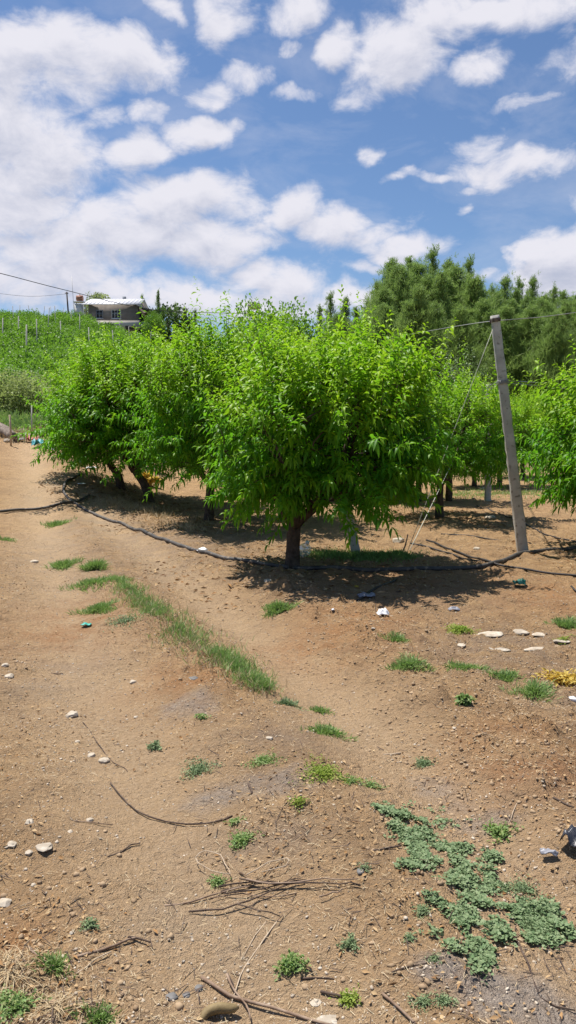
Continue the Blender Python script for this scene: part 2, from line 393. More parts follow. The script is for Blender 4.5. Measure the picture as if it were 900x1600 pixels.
w3 = N(grp, 'ShaderNodeVectorMath', operation='MULTIPLY', inp={0: w2, 1: (.11, .06, 0)}).outputs[0]
wv = N(grp, 'ShaderNodeVectorMath', operation='ADD', inp={0: vec, 1: w3}).outputs[0]
sw = N(grp, 'ShaderNodeSeparateXYZ', inp={0: wv}); acc = 0.0
for px, py, rx, ry, tilt, w in CL:
    if rx < 50 and 100 < py: w, rx = w * .80, rx * 1.2
    a, e = azel(px, py)
    cv = N(grp, 'ShaderNodeCombineXYZ', inp={0: sw.outputs[0], 1: sw.outputs[1], 2: acc}).outputs[0]   # one blob after another keeps the shader small
    mp = N(grp, 'ShaderNodeMapping', vector_type='TEXTURE', inp={0: cv, 1: (a, e, 0), 2: (0, 0, R(tilt)), 3: (rx * 1.22 / F, ry * 1.28 / F, 1e6)}).outputs[0]
    l = N(grp, 'ShaderNodeVectorMath', operation='LENGTH', inp={0: mp}).outputs['Value']
    v = maprange(grp, l, 1.25, .15, 0, w * 1.2, True)
    acc = math_n(grp, 'MAXIMUM', acc, v)
n1 = noise_n(grp, N(grp, 'ShaderNodeVectorMath', operation='MULTIPLY', inp={0: vec, 1: (1, 1.7, 1)}).outputs[0], 16, 12, .64, .35)
d = math_n(grp, 'ADD', acc, math_n(grp, 'MULTIPLY', math_n(grp, 'SUBTRACT', n1, .5), 2.0))
grp.links.new(d, go.inputs[0])
tc = N(nt, 'ShaderNodeTexCoord').outputs['Generated']
sx = N(nt, 'ShaderNodeSeparateXYZ', inp={0: tc})
az = math_n(nt, 'ARCTAN2', sx.outputs[0], sx.outputs[1]); el = math_n(nt, 'ARCSINE', sx.outputs[2])
v2 = N(nt, 'ShaderNodeCombineXYZ', inp={0: az, 1: el, 2: 0.}).outputs[0]
def cloud(vv):
    g = nt.nodes.new('ShaderNodeGroup'); g.node_tree = grp; nt.links.new(vv, g.inputs[0]); return g.outputs[0]
d0 = cloud(v2)
d1 = cloud(N(nt, 'ShaderNodeVectorMath', operation='ADD', inp={0: v2, 1: (-.004, .022, 0)}).outputs[0])
alpha = maprange(nt, d0, .18, 1.10, 0, .98, True)
veil = maprange(nt, noise_n(nt, N(nt, 'ShaderNodeVectorMath', operation='MULTIPLY', inp={0: v2, 1: (1, 2.2, 1)}).outputs[0], 5, 7, .6, .5), .47, .75, 0, .30)
alpha = math_n(nt, 'MAXIMUM', alpha, veil)
shade = maprange(nt, math_n(nt, 'SUBTRACT', d1, math_n(nt, 'MULTIPLY', d0, .25)), .25, 1.7, 0, 1, True)
CK = 7.4
ccol = mixc(nt, shade, (CK * .84, CK * .83, CK * .90), (CK * .46, CK * .50, CK * .64))
skyc = mixc(nt, 1.0, sky.outputs[0], (.64, .73, .84), 'MULTIPLY')
fin = mixc(nt, alpha, skyc, ccol)
bg = N(nt, 'ShaderNodeBackground', inp={'Color': fin, 'Strength': .084})
nt.links.new(bg.outputs[0], wout.inputs[0])
world.cycles.sampling_method = 'MANUAL'; world.cycles.sample_map_resolution = 512
vs = scene.view_settings; vs.view_transform = 'Standard'; vs.look = 'None'; vs.exposure = .68; vs.gamma = 1; vs.use_curve_mapping = False
scene.cycles.use_denoising = True
scene.cycles.max_bounces = 6; scene.cycles.diffuse_bounces = 3; scene.cycles.transparent_max_bounces = 6; scene.cycles.transmission_bounces = 3

# ------------------------------------------------------------------ ground sheet
def axis(lo, hi, step, ext_lo, ext_hi, g):
    a = list(np.arange(lo, hi, step)); s = step
    while a[-1] < ext_hi: s *= g; a.append(a[-1] + s)
    b = []; s = step; x = lo
    while x > ext_lo: s *= g; x -= s; b.append(x)
    return np.array(b[::-1] + a)
xs = axis(-4.2, 4.6, .03, -500, 500, 1.045); ys = axis(1.3, 11, .03, -60, 900, 1.025)
GX, GY = np.meshgrid(xs, ys); gx = GX.ravel(); gy = GY.ravel(); gzv = ground_z(gx, gy)
nx, ny = len(xs), len(ys); I = np.arange(nx * ny).reshape(ny, nx)
gq = np.stack([I[:-1, :-1].ravel(), I[:-1, 1:].ravel(), I[1:, 1:].ravel(), I[1:, :-1].ravel()], 1)
lane_m = np.maximum(np.exp(-(pdist(LANE_L, gx, gy) / .5) ** 2), np.exp(-(pdist(LANE_R, gx, gy) / .38) ** 2))
def blobmask(lst, x, y):
    m = np.zeros_like(x)
    for px, py, rx, ry in lst:
        c = at(px, py); e = at(px + rx, py); f = at(px, py - ry); g = at(px, py + ry)
        ax = abs(e[0] - c[0]); ay = abs(f[1] - g[1]) / 2
        m = np.maximum(m, np.exp(-(((x - c[0]) / ax) ** 2 + ((y - c[1]) / ay) ** 2)))
    return m
ash_m = np.maximum(1.25 * blobmask([(800, 1560, 120, 55), (690, 1510, 50, 30), (870, 1600, 90, 40)], gx, gy), .80 * blobmask([(330, 1250, 60, 26), (430, 1225, 90, 30), (690, 1240, 55, 40), (760, 1290, 80, 25), (300, 1100, 60, 30)], gx, gy))
litter_m = blobmask([(780, 1010, 170, 60), (700, 920, 150, 30), (560, 900, 200, 40), (300, 830, 170, 60), (430, 1150, 90, 50), (850, 1200, 90, 60), (870, 1100, 70, 40), (420, 1320, 120, 50)], gx, gy)
red_m = blobmask([(650, 905, 190, 26), (850, 930, 110, 30), (560, 960, 90, 18), (20, 1480, 60, 60), (520, 1000, 120, 40), (820, 1180, 110, 60), (300, 1060, 90, 40), (120, 980, 90, 50)], gx, gy)
gravel_m = blobmask([(150, 820, 55, 50), (90, 760, 50, 30), (320, 1450, 110, 70), (80, 1060, 70, 60)], gx, gy)
green_m = np.maximum(sstep(27, 33, gy) * sstep(.0, -.12, gx / np.maximum(gy, 1)), .85 * sstep(20, 34, gy) * sstep(-.05, .1, gx / np.maximum(gy, 1)))
gme = fast_mesh('ground', np.stack([gx, gy, gzv], 1), quads=gq, smooth=True, attrs={'lane': lane_m, 'ash': ash_m, 'litter': litter_m, 'red': red_m, 'gravel': gravel_m, 'green': green_m})
m, nt, out = new_mat('dry soil')
pos = N(nt, 'ShaderNodeNewGeometry').outputs['Position']
def A(n): return N(nt, 'ShaderNodeAttribute', attribute_name=n).outputs['Fac']
big = maprange(nt, noise_n(nt, pos, 1.3, 7, .68), .40, .60); med = maprange(nt, noise_n(nt, pos, 5, 6, .65, .3), .36, .66)
fine = maprange(nt, noise_n(nt, pos, 42, 6, .7), .36, .64); grain = noise_n(nt, pos, 170, 3, .6)
col = mixc(nt, med, (.36, .21, .096), (.64, .41, .20))
col = mixc(nt, math_n(nt, 'MULTIPLY', big, .5), col, (.42, .255, .13))
col = mixc(nt, math_n(nt, 'MULTIPLY', fine, .62), col, (.27, .17, .088))
col = mixc(nt, math_n(nt, 'MULTIPLY', maprange(nt, noise_n(nt, pos, 95, 4, .7), .52, .68), .55), col, (.50, .39, .26))
col = mixc(nt, math_n(nt, 'MULTIPLY', maprange(nt, noise_n(nt, pos, 70, 3, .7), .56, .70), .6), col, (.13, .085, .05))
col = mixc(nt, math_n(nt, 'MULTIPLY', maprange(nt, noise_n(nt, pos, 14, 5, .7, .8), .55, .68), .55), col, (.17, .115, .07))
drk = maprange(nt, noise_n(nt, pos, 2.1, 7, .7, .6), .50, .66)
col = mixc(nt, math_n(nt, 'MULTIPLY', drk, .55), col, (.20, .13, .075))
col = mixc(nt, math_n(nt, 'MULTIPLY', A('lane'), .7), col, mixc(nt, fine, (.47, .325, .19), (.64, .46, .285)))
brk = maprange(nt, noise_n(nt, pos, 3.2, 6, .7), .35, .62)
col = mixc(nt, math_n(nt, 'MULTIPLY', math_n(nt, 'MULTIPLY', A('litter'), brk), .75), col, mixc(nt, fine, (.22, .155, .11), (.37, .275, .195)))
col = mixc(nt, math_n(nt, 'MULTIPLY', math_n(nt, 'MULTIPLY', A('red'), brk), .85), col, (.40, .20, .085))
ashf = maprange(nt, math_n(nt, 'ADD', A('ash'), math_n(nt, 'MULTIPLY', math_n(nt, 'SUBTRACT', noise_n(nt, pos, 4, 6, .65), .5), 1.6)), .35, 1.05, 0, .7)
col = mixc(nt, ashf, col, mixc(nt, fine, (.25, .215, .19), (.42, .375, .335)))
blk = maprange(nt, noise_n(nt, pos, 60, 2, .5), .62, .66)
col = mixc(nt, math_n(nt, 'MULTIPLY', math_n(nt, 'MULTIPLY', ashf, blk), .8), col, (.05, .045, .045))
vor = N(nt, 'ShaderNodeTexVoronoi', inp={'Vector': pos, 'Scale': 38., 'Randomness': 1.})
spk = maprange(nt, vor.outputs['Distance'], .22, .12)
sel = maprange(nt, N(nt, 'ShaderNodeSeparateColor', inp={0: vor.outputs['Color']}).outputs[0], .72, .78)
grav = math_n(nt, 'ADD', math_n(nt, 'MULTIPLY', A('gravel'), .9), .25, True)
col = mixc(nt, math_n(nt, 'MULTIPLY', math_n(nt, 'MULTIPLY', spk, sel), grav), col, (.52, .45, .36))
col = mixc(nt, math_n(nt, 'MULTIPLY', math_n(nt, 'MULTIPLY', A('gravel'), brk), .35), col, (.34, .29, .23))
gn = maprange(nt, noise_n(nt, pos, .35, 6, .65), .38, .56)
gcol = mixc(nt, med, (.05, .09, .022), (.14, .17, .05))
col = mixc(nt, math_n(nt, 'MULTIPLY', A('green'), math_n(nt, 'ADD', math_n(nt, 'MULTIPLY', gn, .75), .2)), col, gcol)
hgt = math_n(nt, 'ADD', math_n(nt, 'MULTIPLY', noise_n(nt, pos, 28, 6, .7), 1.0), math_n(nt, 'MULTIPLY', grain, .35))
hgt = math_n(nt, 'ADD', hgt, math_n(nt, 'MULTIPLY', math_n(nt, 'MULTIPLY', spk, sel), .25))
bmp = N(nt, 'ShaderNodeBump', inp={'Strength': 1.0, 'Distance': .055, 'Height': hgt})
p = N(nt, 'ShaderNodeBsdfPrincipled', inp={'Base Color': col, 'Roughness': .95, 'Specular IOR Level': .15, 'Normal': bmp.outputs[0]})
nt.links.new(p.outputs[0], out.inputs[0])
tag(link('ground', gme, m), kind='structure')

# ------------------------------------------------------------------ peach trees
def perp_frame(D):
    up = np.array([0, 0, 1.0]); S = np.cross(D, up); b = np.linalg.norm(S, axis=1) < .05; S[b] = (1, 0, 0); S = nn(S)
    return S, np.cross(S, D)
def make_peach(seed, c, rad, n_shoot, per=24, trunk_h=.55, lean=(0, 0), leafL=.122, mat='peach_leaf', whips=7, zmin=-.8, zcut=.55, forks=4, rise_x=0.):
    """crown envelope centre c, radii rad (local metres); returns trunk mesh, crown mesh"""
    r = np.random.default_rng(seed); c = np.array(c, float); rad = np.array(rad, float)
    tb = MB(); top = np.array([lean[0], lean[1], trunk_h])
    tb.tube(spline([(0, 0, -.12), (lean[0] * .3, lean[1] * .3, trunk_h * .45), top], .1), np.linspace(.095, .07, len(spline([(0, 0, -.12), (lean[0] * .3, lean[1] * .3, trunk_h * .45), top], .1))), 9, rough=.25, seed=seed)
    skel = []
    a0 = r.random() * 6.28
    for k in range(forks):
        a = a0 + k * 2 * pi / forks + r.normal(0, .25); end = c + np.array([math.cos(a) * rad[0] * .55, math.sin(a) * rad[1] * .55, rad[2] * (.45 + .3 * r.random())])
        mid = top + (end - top) * .4 + np.array([math.cos(a) * .18, math.sin(a) * .18, -.08])
        P = spline([top - (0, 0, .06), mid, end], .12); P[1:-1] += r.normal(0, .012, P[1:-1].shape)
        tb.tube(P, np.linspace(.058, .012, len(P)), 7, rough=.2, seed=seed + k); skel.append(P)
        for j in range(4):                              # side limbs
            q = P[int(len(P) * (.25 + .17 * j))]; b = a + r.normal(0, 1.0); e = q + np.array([math.cos(b) * .55, math.sin(b) * .55, .05 + .45 * r.random()])
            Q = spline([q, (q + e) / 2 + (0, 0, -.05), e], .15); tb.tube(Q, np.linspace(.024, .006, len(Q)), 5); skel.append(Q)
    SK = np.concatenate(skel)
    d = nn(r.normal(size=(n_shoot * 3, 3))); d = d[d[:, 2] > zmin][:n_shoot]; n = len(d)
    f = .42 + .58 * r.random(n) ** .55
    lump = np.array([1 + .38 * mn.noise(Vector(x * 2.1 + seed * 5.0)) + .30 * mn.noise(Vector(x * 4.6 + seed * 2.0)) for x in d])
    boxy = 1 / ((np.abs(d) ** 3).sum(1) ** (1 / 3)); B = c + d * rad * (f * lump * .86 * boxy)[:, None]
    azn = np.array([mn.noise(Vector((x[0] * 1.6, x[1] * 1.6, seed))) for x in d]); B[:, 2] = np.maximum(B[:, 2], zcut + .55 * azn + .25 * r.random(n) + rise_x * sstep(.5, 1.4, B[:, 0]))
    upw = sstep(-.5, .6, d[:, 2])
    hd = nn(d * (1, 1, .25)); A = nn(hd * (.95 - .6 * upw)[:, None] + np.array([0, 0, 1.0]) * (.05 + 1.05 * upw)[:, None] + r.normal(0, .28, (n, 3)))
    Ls = (.30 + .30 * r.random(n)) * (1 + .25 * upw)
    if whips:
        iw = np.argsort(-(B[:, 2] - c[2]) + r.random(n) * .5)[:whips]; Ls[iw] *= 1.45; A[iw] = nn(A[iw] * .35 + (0, 0, 1.0))
    # connecting twigs
    for i in range(0, n, 2):
        j = np.argmin(((SK - B[i]) ** 2).sum(1) + 0.6 * (SK[:, 2] > B[i][2]))
        Q = np.array([SK[j], (SK[j] + B[i]) / 2 + r.normal(0, .04, 3), B[i], B[i] + A[i] * Ls[i] * .6]); tb.tube(Q, [.011, .008, .006, .003], 3, cap=False)
    S, U = perp_frame(A)
    k = per; s = (np.arange(k) + .5) / k
    s = np.tile(s, n) + r.normal(0, .015, n * k); s = np.clip(s, .02, 1); idx = np.repeat(np.arange(n), k)
    sag = (1 - upw[idx]) * .22
    P = B[idx] + A[idx] * (Ls[idx] * s)[:, None]; P[:, 2] -= sag * Ls[idx] * s * s
    ph = np.tile(np.arange(k) * 2.399, n) + np.repeat(r.random(n) * 6.28, k)
    rad_dir = S[idx] * np.cos(ph)[:, None] + U[idx] * np.sin(ph)[:, None]
    tip = sstep(.72, 1.0, s)
    D = A[idx] * (.35 + .75 * tip)[:, None] + rad_dir * (.9 - .35 * tip)[:, None] + r.normal(0, .15, (n * k, 3))
    L = leafL * (.75 + .45 * r.random(n * k)) * (1 - .35 * tip)
    W = L * (.25 + .07 * r.random(n * k))
    V, T, Q, li = leaves(P, D, L, W, .3 + .75 * r.random(n * k), r=r, fold=.22)
    fresh_toplit = (r.random(n * k) > .988) * .9 + np.clip((tip * .8 + .10) * (.25 + .75 * upw[idx]) + (r.random(n)[idx] > .8) * .18 + sstep(.35, 1., upw[idx]) * .66 * (.3 + .7 * r.random(n)[idx]) + r.normal(0, .08, n * k), 0, 1)  # fresh tips and odd yellowed leaves, plus sunlit crown top painted in as yellower
    cm = fast_mesh('crown', V, T, Q, attrs={'tint': np.clip(fresh_toplit, 0, 1)[li]})
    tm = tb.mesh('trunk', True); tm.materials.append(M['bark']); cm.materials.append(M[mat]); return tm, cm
def tree(name, loc, meshes, label, cat='tree', group=None, rz=0, sc=1.0):
    o = empty(name, loc, label, cat, group, rz); o.scale = (sc, sc, sc) if np.isscalar(sc) else sc
    link('trunk', meshes[0], None, o); link('crown', meshes[1], None, o); return o
G_P = 'fruit trees of the near orchard'
p1 = at(457, 886)
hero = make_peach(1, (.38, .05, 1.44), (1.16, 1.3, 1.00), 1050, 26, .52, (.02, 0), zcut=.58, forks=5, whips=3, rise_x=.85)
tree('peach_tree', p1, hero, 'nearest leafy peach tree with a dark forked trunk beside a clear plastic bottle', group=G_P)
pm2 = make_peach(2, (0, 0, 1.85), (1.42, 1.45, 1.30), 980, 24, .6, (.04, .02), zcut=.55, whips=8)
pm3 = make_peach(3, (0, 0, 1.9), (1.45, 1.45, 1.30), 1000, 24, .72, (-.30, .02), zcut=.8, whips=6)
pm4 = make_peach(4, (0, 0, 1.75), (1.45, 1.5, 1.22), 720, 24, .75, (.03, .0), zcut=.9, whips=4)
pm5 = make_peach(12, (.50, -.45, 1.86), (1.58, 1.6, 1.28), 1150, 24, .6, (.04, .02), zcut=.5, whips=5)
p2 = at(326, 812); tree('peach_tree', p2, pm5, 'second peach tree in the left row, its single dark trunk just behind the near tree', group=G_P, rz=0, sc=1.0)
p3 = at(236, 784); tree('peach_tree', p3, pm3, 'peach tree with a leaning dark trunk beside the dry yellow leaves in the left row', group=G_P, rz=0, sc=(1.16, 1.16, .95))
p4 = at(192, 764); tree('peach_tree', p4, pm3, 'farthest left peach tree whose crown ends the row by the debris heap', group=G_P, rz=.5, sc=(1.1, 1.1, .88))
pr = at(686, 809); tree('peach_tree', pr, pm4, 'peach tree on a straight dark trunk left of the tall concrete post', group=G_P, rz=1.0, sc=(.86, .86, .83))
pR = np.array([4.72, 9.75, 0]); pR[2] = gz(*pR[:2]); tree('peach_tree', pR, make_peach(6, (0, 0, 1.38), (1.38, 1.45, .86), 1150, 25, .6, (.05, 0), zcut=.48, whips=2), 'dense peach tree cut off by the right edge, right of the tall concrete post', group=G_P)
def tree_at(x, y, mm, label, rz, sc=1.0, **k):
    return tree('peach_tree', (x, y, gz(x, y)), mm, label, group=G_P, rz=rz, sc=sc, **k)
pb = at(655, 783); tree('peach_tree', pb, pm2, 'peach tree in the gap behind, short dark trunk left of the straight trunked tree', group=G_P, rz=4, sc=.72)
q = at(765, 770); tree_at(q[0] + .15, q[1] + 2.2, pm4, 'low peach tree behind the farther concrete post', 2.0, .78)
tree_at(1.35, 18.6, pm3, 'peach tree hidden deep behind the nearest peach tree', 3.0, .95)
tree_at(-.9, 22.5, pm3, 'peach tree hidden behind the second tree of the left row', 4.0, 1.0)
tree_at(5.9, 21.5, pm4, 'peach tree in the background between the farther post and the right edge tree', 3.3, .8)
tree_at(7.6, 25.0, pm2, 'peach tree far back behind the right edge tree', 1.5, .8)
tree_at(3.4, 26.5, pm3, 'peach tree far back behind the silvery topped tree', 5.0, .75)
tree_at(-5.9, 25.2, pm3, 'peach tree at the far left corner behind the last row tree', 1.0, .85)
pale = make_peach(9, (0, 0, 2.25), (.95, .95, 1.25), 150, 20, 1.0, leafL=.10, mat='pale_leaf', whips=5, zcut=1.2)
q = at(705, 775); tree('almond_tree', (3.55, 17.0, gz(3.55, 17.0)), pale, 'slim tree with silvery grey green leaves rising behind the straight trunked peach tree', rz=1, sc=.86)

# broadleaf crown for other trees
def make_broad(seed, rad, n, leaf, mat, trunk_h=1.2, tr=.12, zc=None, flat=.5, trunk_mat='bark', lob=.35):
    r = np.random.default_rng(seed); rad = np.array(rad, float); zc = zc or trunk_h + rad[2] * .8
    d = nn(r.normal(size=(n, 3))); f = .35 + .65 * r.random(n) ** .5
    lump = np.array([1 + lob * mn.noise(Vector(x * 2.6 + seed * 3.7)) + .5 * lob * mn.noise(Vector(x * 6 + seed)) for x in d])
    P = np.array([0, 0, zc]) + d * rad * (f * lump)[:, None]; P[:, 2] = np.maximum(P[:, 2], .08 * r.random(n))
    D = nn(d * .6 + r.normal(0, .6, (n, 3)) + (0, 0, flat)); L = leaf * (.7 + .6 * r.random(n))
    V, T, Q, li = leaves(P, D, L, L * (.4 + .2 * r.random(n)), .3, r=r, ts=(.5,), ws=(1.0,))
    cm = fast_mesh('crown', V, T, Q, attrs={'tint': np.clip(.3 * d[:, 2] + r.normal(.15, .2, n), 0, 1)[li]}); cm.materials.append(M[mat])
    tb = MB(); P0 = spline([(0, 0, -.3), (.03, 0, trunk_h * .5), (0, .02, trunk_h), (0, 0, zc + rad[2] * .3)], .3); tb.tube(P0, np.linspace(tr, tr * .3, len(P0)), 7, rough=.2)
    for k in range(6):
        a = r.random() * 6.28; q = np.array([0, 0, trunk_h * (.6 + .6 * r.random())]); e = np.array([math.cos(a) * rad[0] * .7, math.sin(a) * rad[1] * .7, zc + rad[2] * (r.random() - .3)])
        tb.tube(np.array([q, (q + e) / 2 + (0, 0, -.1), e]), [tr * .45, tr * .3, tr * .1], 5)
    tm = tb.mesh('trunk', True); tm.materials.append(M[trunk_mat]); return tm, cm

# hillside orchard: rows of low fruit trees with pale stakes
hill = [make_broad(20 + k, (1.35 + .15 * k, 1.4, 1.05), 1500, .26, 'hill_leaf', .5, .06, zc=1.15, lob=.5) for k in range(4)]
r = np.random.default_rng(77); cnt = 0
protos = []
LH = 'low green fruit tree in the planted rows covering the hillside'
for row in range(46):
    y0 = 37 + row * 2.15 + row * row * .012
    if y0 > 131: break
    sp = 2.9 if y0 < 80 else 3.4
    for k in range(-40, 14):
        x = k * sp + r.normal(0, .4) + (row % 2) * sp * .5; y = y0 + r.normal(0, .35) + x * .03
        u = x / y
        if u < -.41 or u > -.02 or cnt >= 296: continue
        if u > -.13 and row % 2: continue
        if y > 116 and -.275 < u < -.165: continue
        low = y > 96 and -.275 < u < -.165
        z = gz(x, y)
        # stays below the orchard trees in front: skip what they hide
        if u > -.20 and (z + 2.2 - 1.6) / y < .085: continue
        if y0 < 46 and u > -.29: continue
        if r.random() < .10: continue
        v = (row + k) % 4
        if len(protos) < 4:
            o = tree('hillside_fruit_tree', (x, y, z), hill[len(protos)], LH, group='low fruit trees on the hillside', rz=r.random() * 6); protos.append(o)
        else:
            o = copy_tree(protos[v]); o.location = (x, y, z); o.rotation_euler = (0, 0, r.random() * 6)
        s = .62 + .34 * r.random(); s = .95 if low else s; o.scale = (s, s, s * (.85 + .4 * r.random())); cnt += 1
print('hill trees', cnt)
# stakes on the hillside (each its own object)
STK = [(88, 530, 45, 0), (74, 545, 30, .05), (178, 545, 48, 0), (272, 500, 40, 0), (292, 555, 30, 0), (40, 575, 30, 0), (58, 560, 34, 0), (12, 500, 14, .1), (30, 494, 12, 0),
       (80, 488, 15, 0), (99, 492, 14, 0), (48, 490, 12, -.1), (145, 500, 22, 0), (124, 540, 26, 0), (203, 520, 34, 0), (188, 512, 14, 0), (215, 512, 20, 0), (233, 508, 17, .05), (252, 508, 12, 0), (22, 520, 20, 0), (28, 560, 26, 0), (96, 560, 40, 0), (112, 530, 25, 0), (155, 527, 24, 0), (3, 560, 30, 0), (66, 492, 12, .15), (262, 512, 14, 0), (239, 530, 20, 0), (130, 512, 18, 0), (140, 555, 28, 0)]
sm = None
for i, (px, pb_, h, ln) in enumerate(STK):
    Y = max(36, min(124, 60 + (560 - pb_) * 1.05)); 
    if pb_ < 500: Y = 122
    p = pt(px, pb_, Y); zz = gz(p[0], p[1])
    if sm is None:
        mb = MB(); mb.tube([(0, 0, -.3), (.01, 0, 1.3), (0, .01, 3.0)], [.045, .042, .04], 6); sm = mb.mesh('trellis_stake'); sm.materials.append(M['greypost'])
    o = link('trellis_stake', sm, None, None, (p[0], p[1], zz)); o.rotation_euler = (0, ln + r.normal(0, .03), 0)
    o.scale = (1, 1, .9 + .25 * r.random()); tag(o, 'thin pale stake standing among the low trees on the hillside', 'stake', 'pale stakes on the hillside')

# scrub at the foot of the hill on the left
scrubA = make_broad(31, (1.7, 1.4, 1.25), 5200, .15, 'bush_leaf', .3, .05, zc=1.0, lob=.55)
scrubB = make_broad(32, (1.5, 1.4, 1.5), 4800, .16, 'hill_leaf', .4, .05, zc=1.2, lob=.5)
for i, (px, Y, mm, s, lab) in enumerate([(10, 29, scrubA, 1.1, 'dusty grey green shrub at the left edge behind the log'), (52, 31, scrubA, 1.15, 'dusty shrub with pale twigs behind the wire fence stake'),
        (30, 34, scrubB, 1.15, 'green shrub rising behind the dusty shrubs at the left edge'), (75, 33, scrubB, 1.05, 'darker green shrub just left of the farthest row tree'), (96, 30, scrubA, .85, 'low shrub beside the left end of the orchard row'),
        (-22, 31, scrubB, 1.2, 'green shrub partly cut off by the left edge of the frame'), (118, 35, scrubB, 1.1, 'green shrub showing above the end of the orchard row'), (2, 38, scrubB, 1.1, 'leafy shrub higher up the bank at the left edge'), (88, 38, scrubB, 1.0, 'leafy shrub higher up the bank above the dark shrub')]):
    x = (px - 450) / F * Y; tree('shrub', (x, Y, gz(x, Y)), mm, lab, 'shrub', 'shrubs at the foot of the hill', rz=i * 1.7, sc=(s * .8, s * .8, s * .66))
db = make_broad(35, (1.1, 1.1, 1.2), 2200, .25, 'dark_leaf', .3, .08, zc=1.3)
x = (176 - 450) / F * 100; tree('dark_bush', (x, 100, gz(x, 100) + .2), db, 'round dark green bush on the hillside below the house', 'bush', sc=.95)
# ground vegetation on the bank
n = 26000; yy = 25 + 100 * r.random(n) ** 1.8; uu = -.42 + .40 * r.random(n); xx = uu * yy
keep = fbm(xx, yy, .5, 3, 41) > -.03; xx = xx[keep]; yy = yy[keep]; n = len(xx)
P = np.stack([xx, yy, ground_z(xx, yy)], 1); D = r.normal(0, .45, (n, 3)); D[:, 2] = 1
V, T, Q, li = blades(P, D, (.18 + .25 * r.random(n)) * (1 + yy / 120), (.03 + .0012 * yy), .2, r)
tag(link('hillside_grass', fast_mesh('hillside_grass', V, T, Q, attrs={'tint': np.clip(r.normal(.35, .35, n), 0, 1)[li]}), M['grass']), 'rough grass growing between the rows on the hillside', 'grass', kind='stuff')

# ------------------------------------------------------------------ pines
def make_pine(seed, H, Rr, n_br, tufts, dense=1.0, base=.12, power=.8):
    r = np.random.default_rng(seed); tb = MB()
    P0 = spline([(0, 0, -.5), (.1, 0, H * .4), (0, .08, H * .75), (r.normal(0, .1), 0, H * .98)], .8); tb.tube(P0, np.linspace(H * .016 + .04, .02, len(P0)), 7)
    TP = []; TD = []; TL = []
    for i in range(n_br):
        h = base + (.985 - base) * ((i + r.random()) / n_br) ** .88; z = H * h
        env = Rr * ((1 - h) ** power * (1 if h > .3 else .75 + .25 * h / .3)) + .04
        L = env * (.35 + .9 * r.random() ** 1.3) + .10 * r.random(); a = r.random() * 6.28
        rise = .25 + .75 * h
        e = np.array([math.cos(a) * L, math.sin(a) * L, z + L * rise]); b = np.array([0, 0, z - .1]); mid = (b + e) / 2 + (0, 0, -.08 * L)
        tb.tube([b, mid, e], [.02 + L * .012, .015 + L * .005, .008], 4, cap=False)
        k = max(4, int(tufts * (L / Rr + .25)))
        s = .25 + .75 * r.random(k) ** .7
        pp = b * ((1 - s) ** 2)[:, None] + mid * (2 * s * (1 - s))[:, None] + e * (s ** 2)[:, None] + r.normal(0, .16 + .09 * L, (k, 3)) * (1, 1, .8)
        TL.append(np.full(k, .30 + .85 * min(1, env / 1.5))); TP.append(pp); TD.append(nn(nn(e - b) * .5 + r.normal(0, .3, (k, 3)) + (0, 0, .5)))
    k = 10; zt = H * (.90 + .12 * np.arange(k) / k); TL.append(np.full(k, .34)); TP.append(np.stack([np.zeros(k), np.zeros(k), zt], 1) + r.normal(0, .06, (k, 3))); TD.append(np.tile([0, 0, 1.0], (k, 1)))
    TL = np.concatenate(TL); TP = np.concatenate(TP); TD = np.concatenate(TD); n = len(TP); nb = 16
    idx = np.repeat(np.arange(n), nb); D = nn(TD[idx] + r.normal(0, .62, (n * nb, 3))); Ln = (.34 + .32 * r.random(n * nb)) * TL[idx]
    V, T, Q, li = blades(TP[idx] + r.normal(0, .17, (n * nb, 3)) * TL[idx][:, None], D, Ln, np.full(n * nb, .027), .08, r)
    tint = np.clip(r.normal(.22, .25, n), 0, 1)[idx] + .15 * (r.random(n * nb) - .5)
    cm = fast_mesh('crown', V, T, Q, attrs={'tint': np.clip(tint, 0, 1)[li]}); cm.materials.append(M['pine'])
    tm = tb.mesh('trunk', True); tm.materials.append(M['pinebark']); return tm, cm, H
PV = [make_pine(51, 13, 3.4, 250, 15, power=.95), make_pine(52, 12, 2.8, 210, 14, power=1.25), make_pine(53, 13, 2.4, 200, 12, power=1.15), make_pine(54, 11, 1.15, 150, 7, power=1.0), make_pine(55, 12, 3.7, 250, 16, power=.9)]
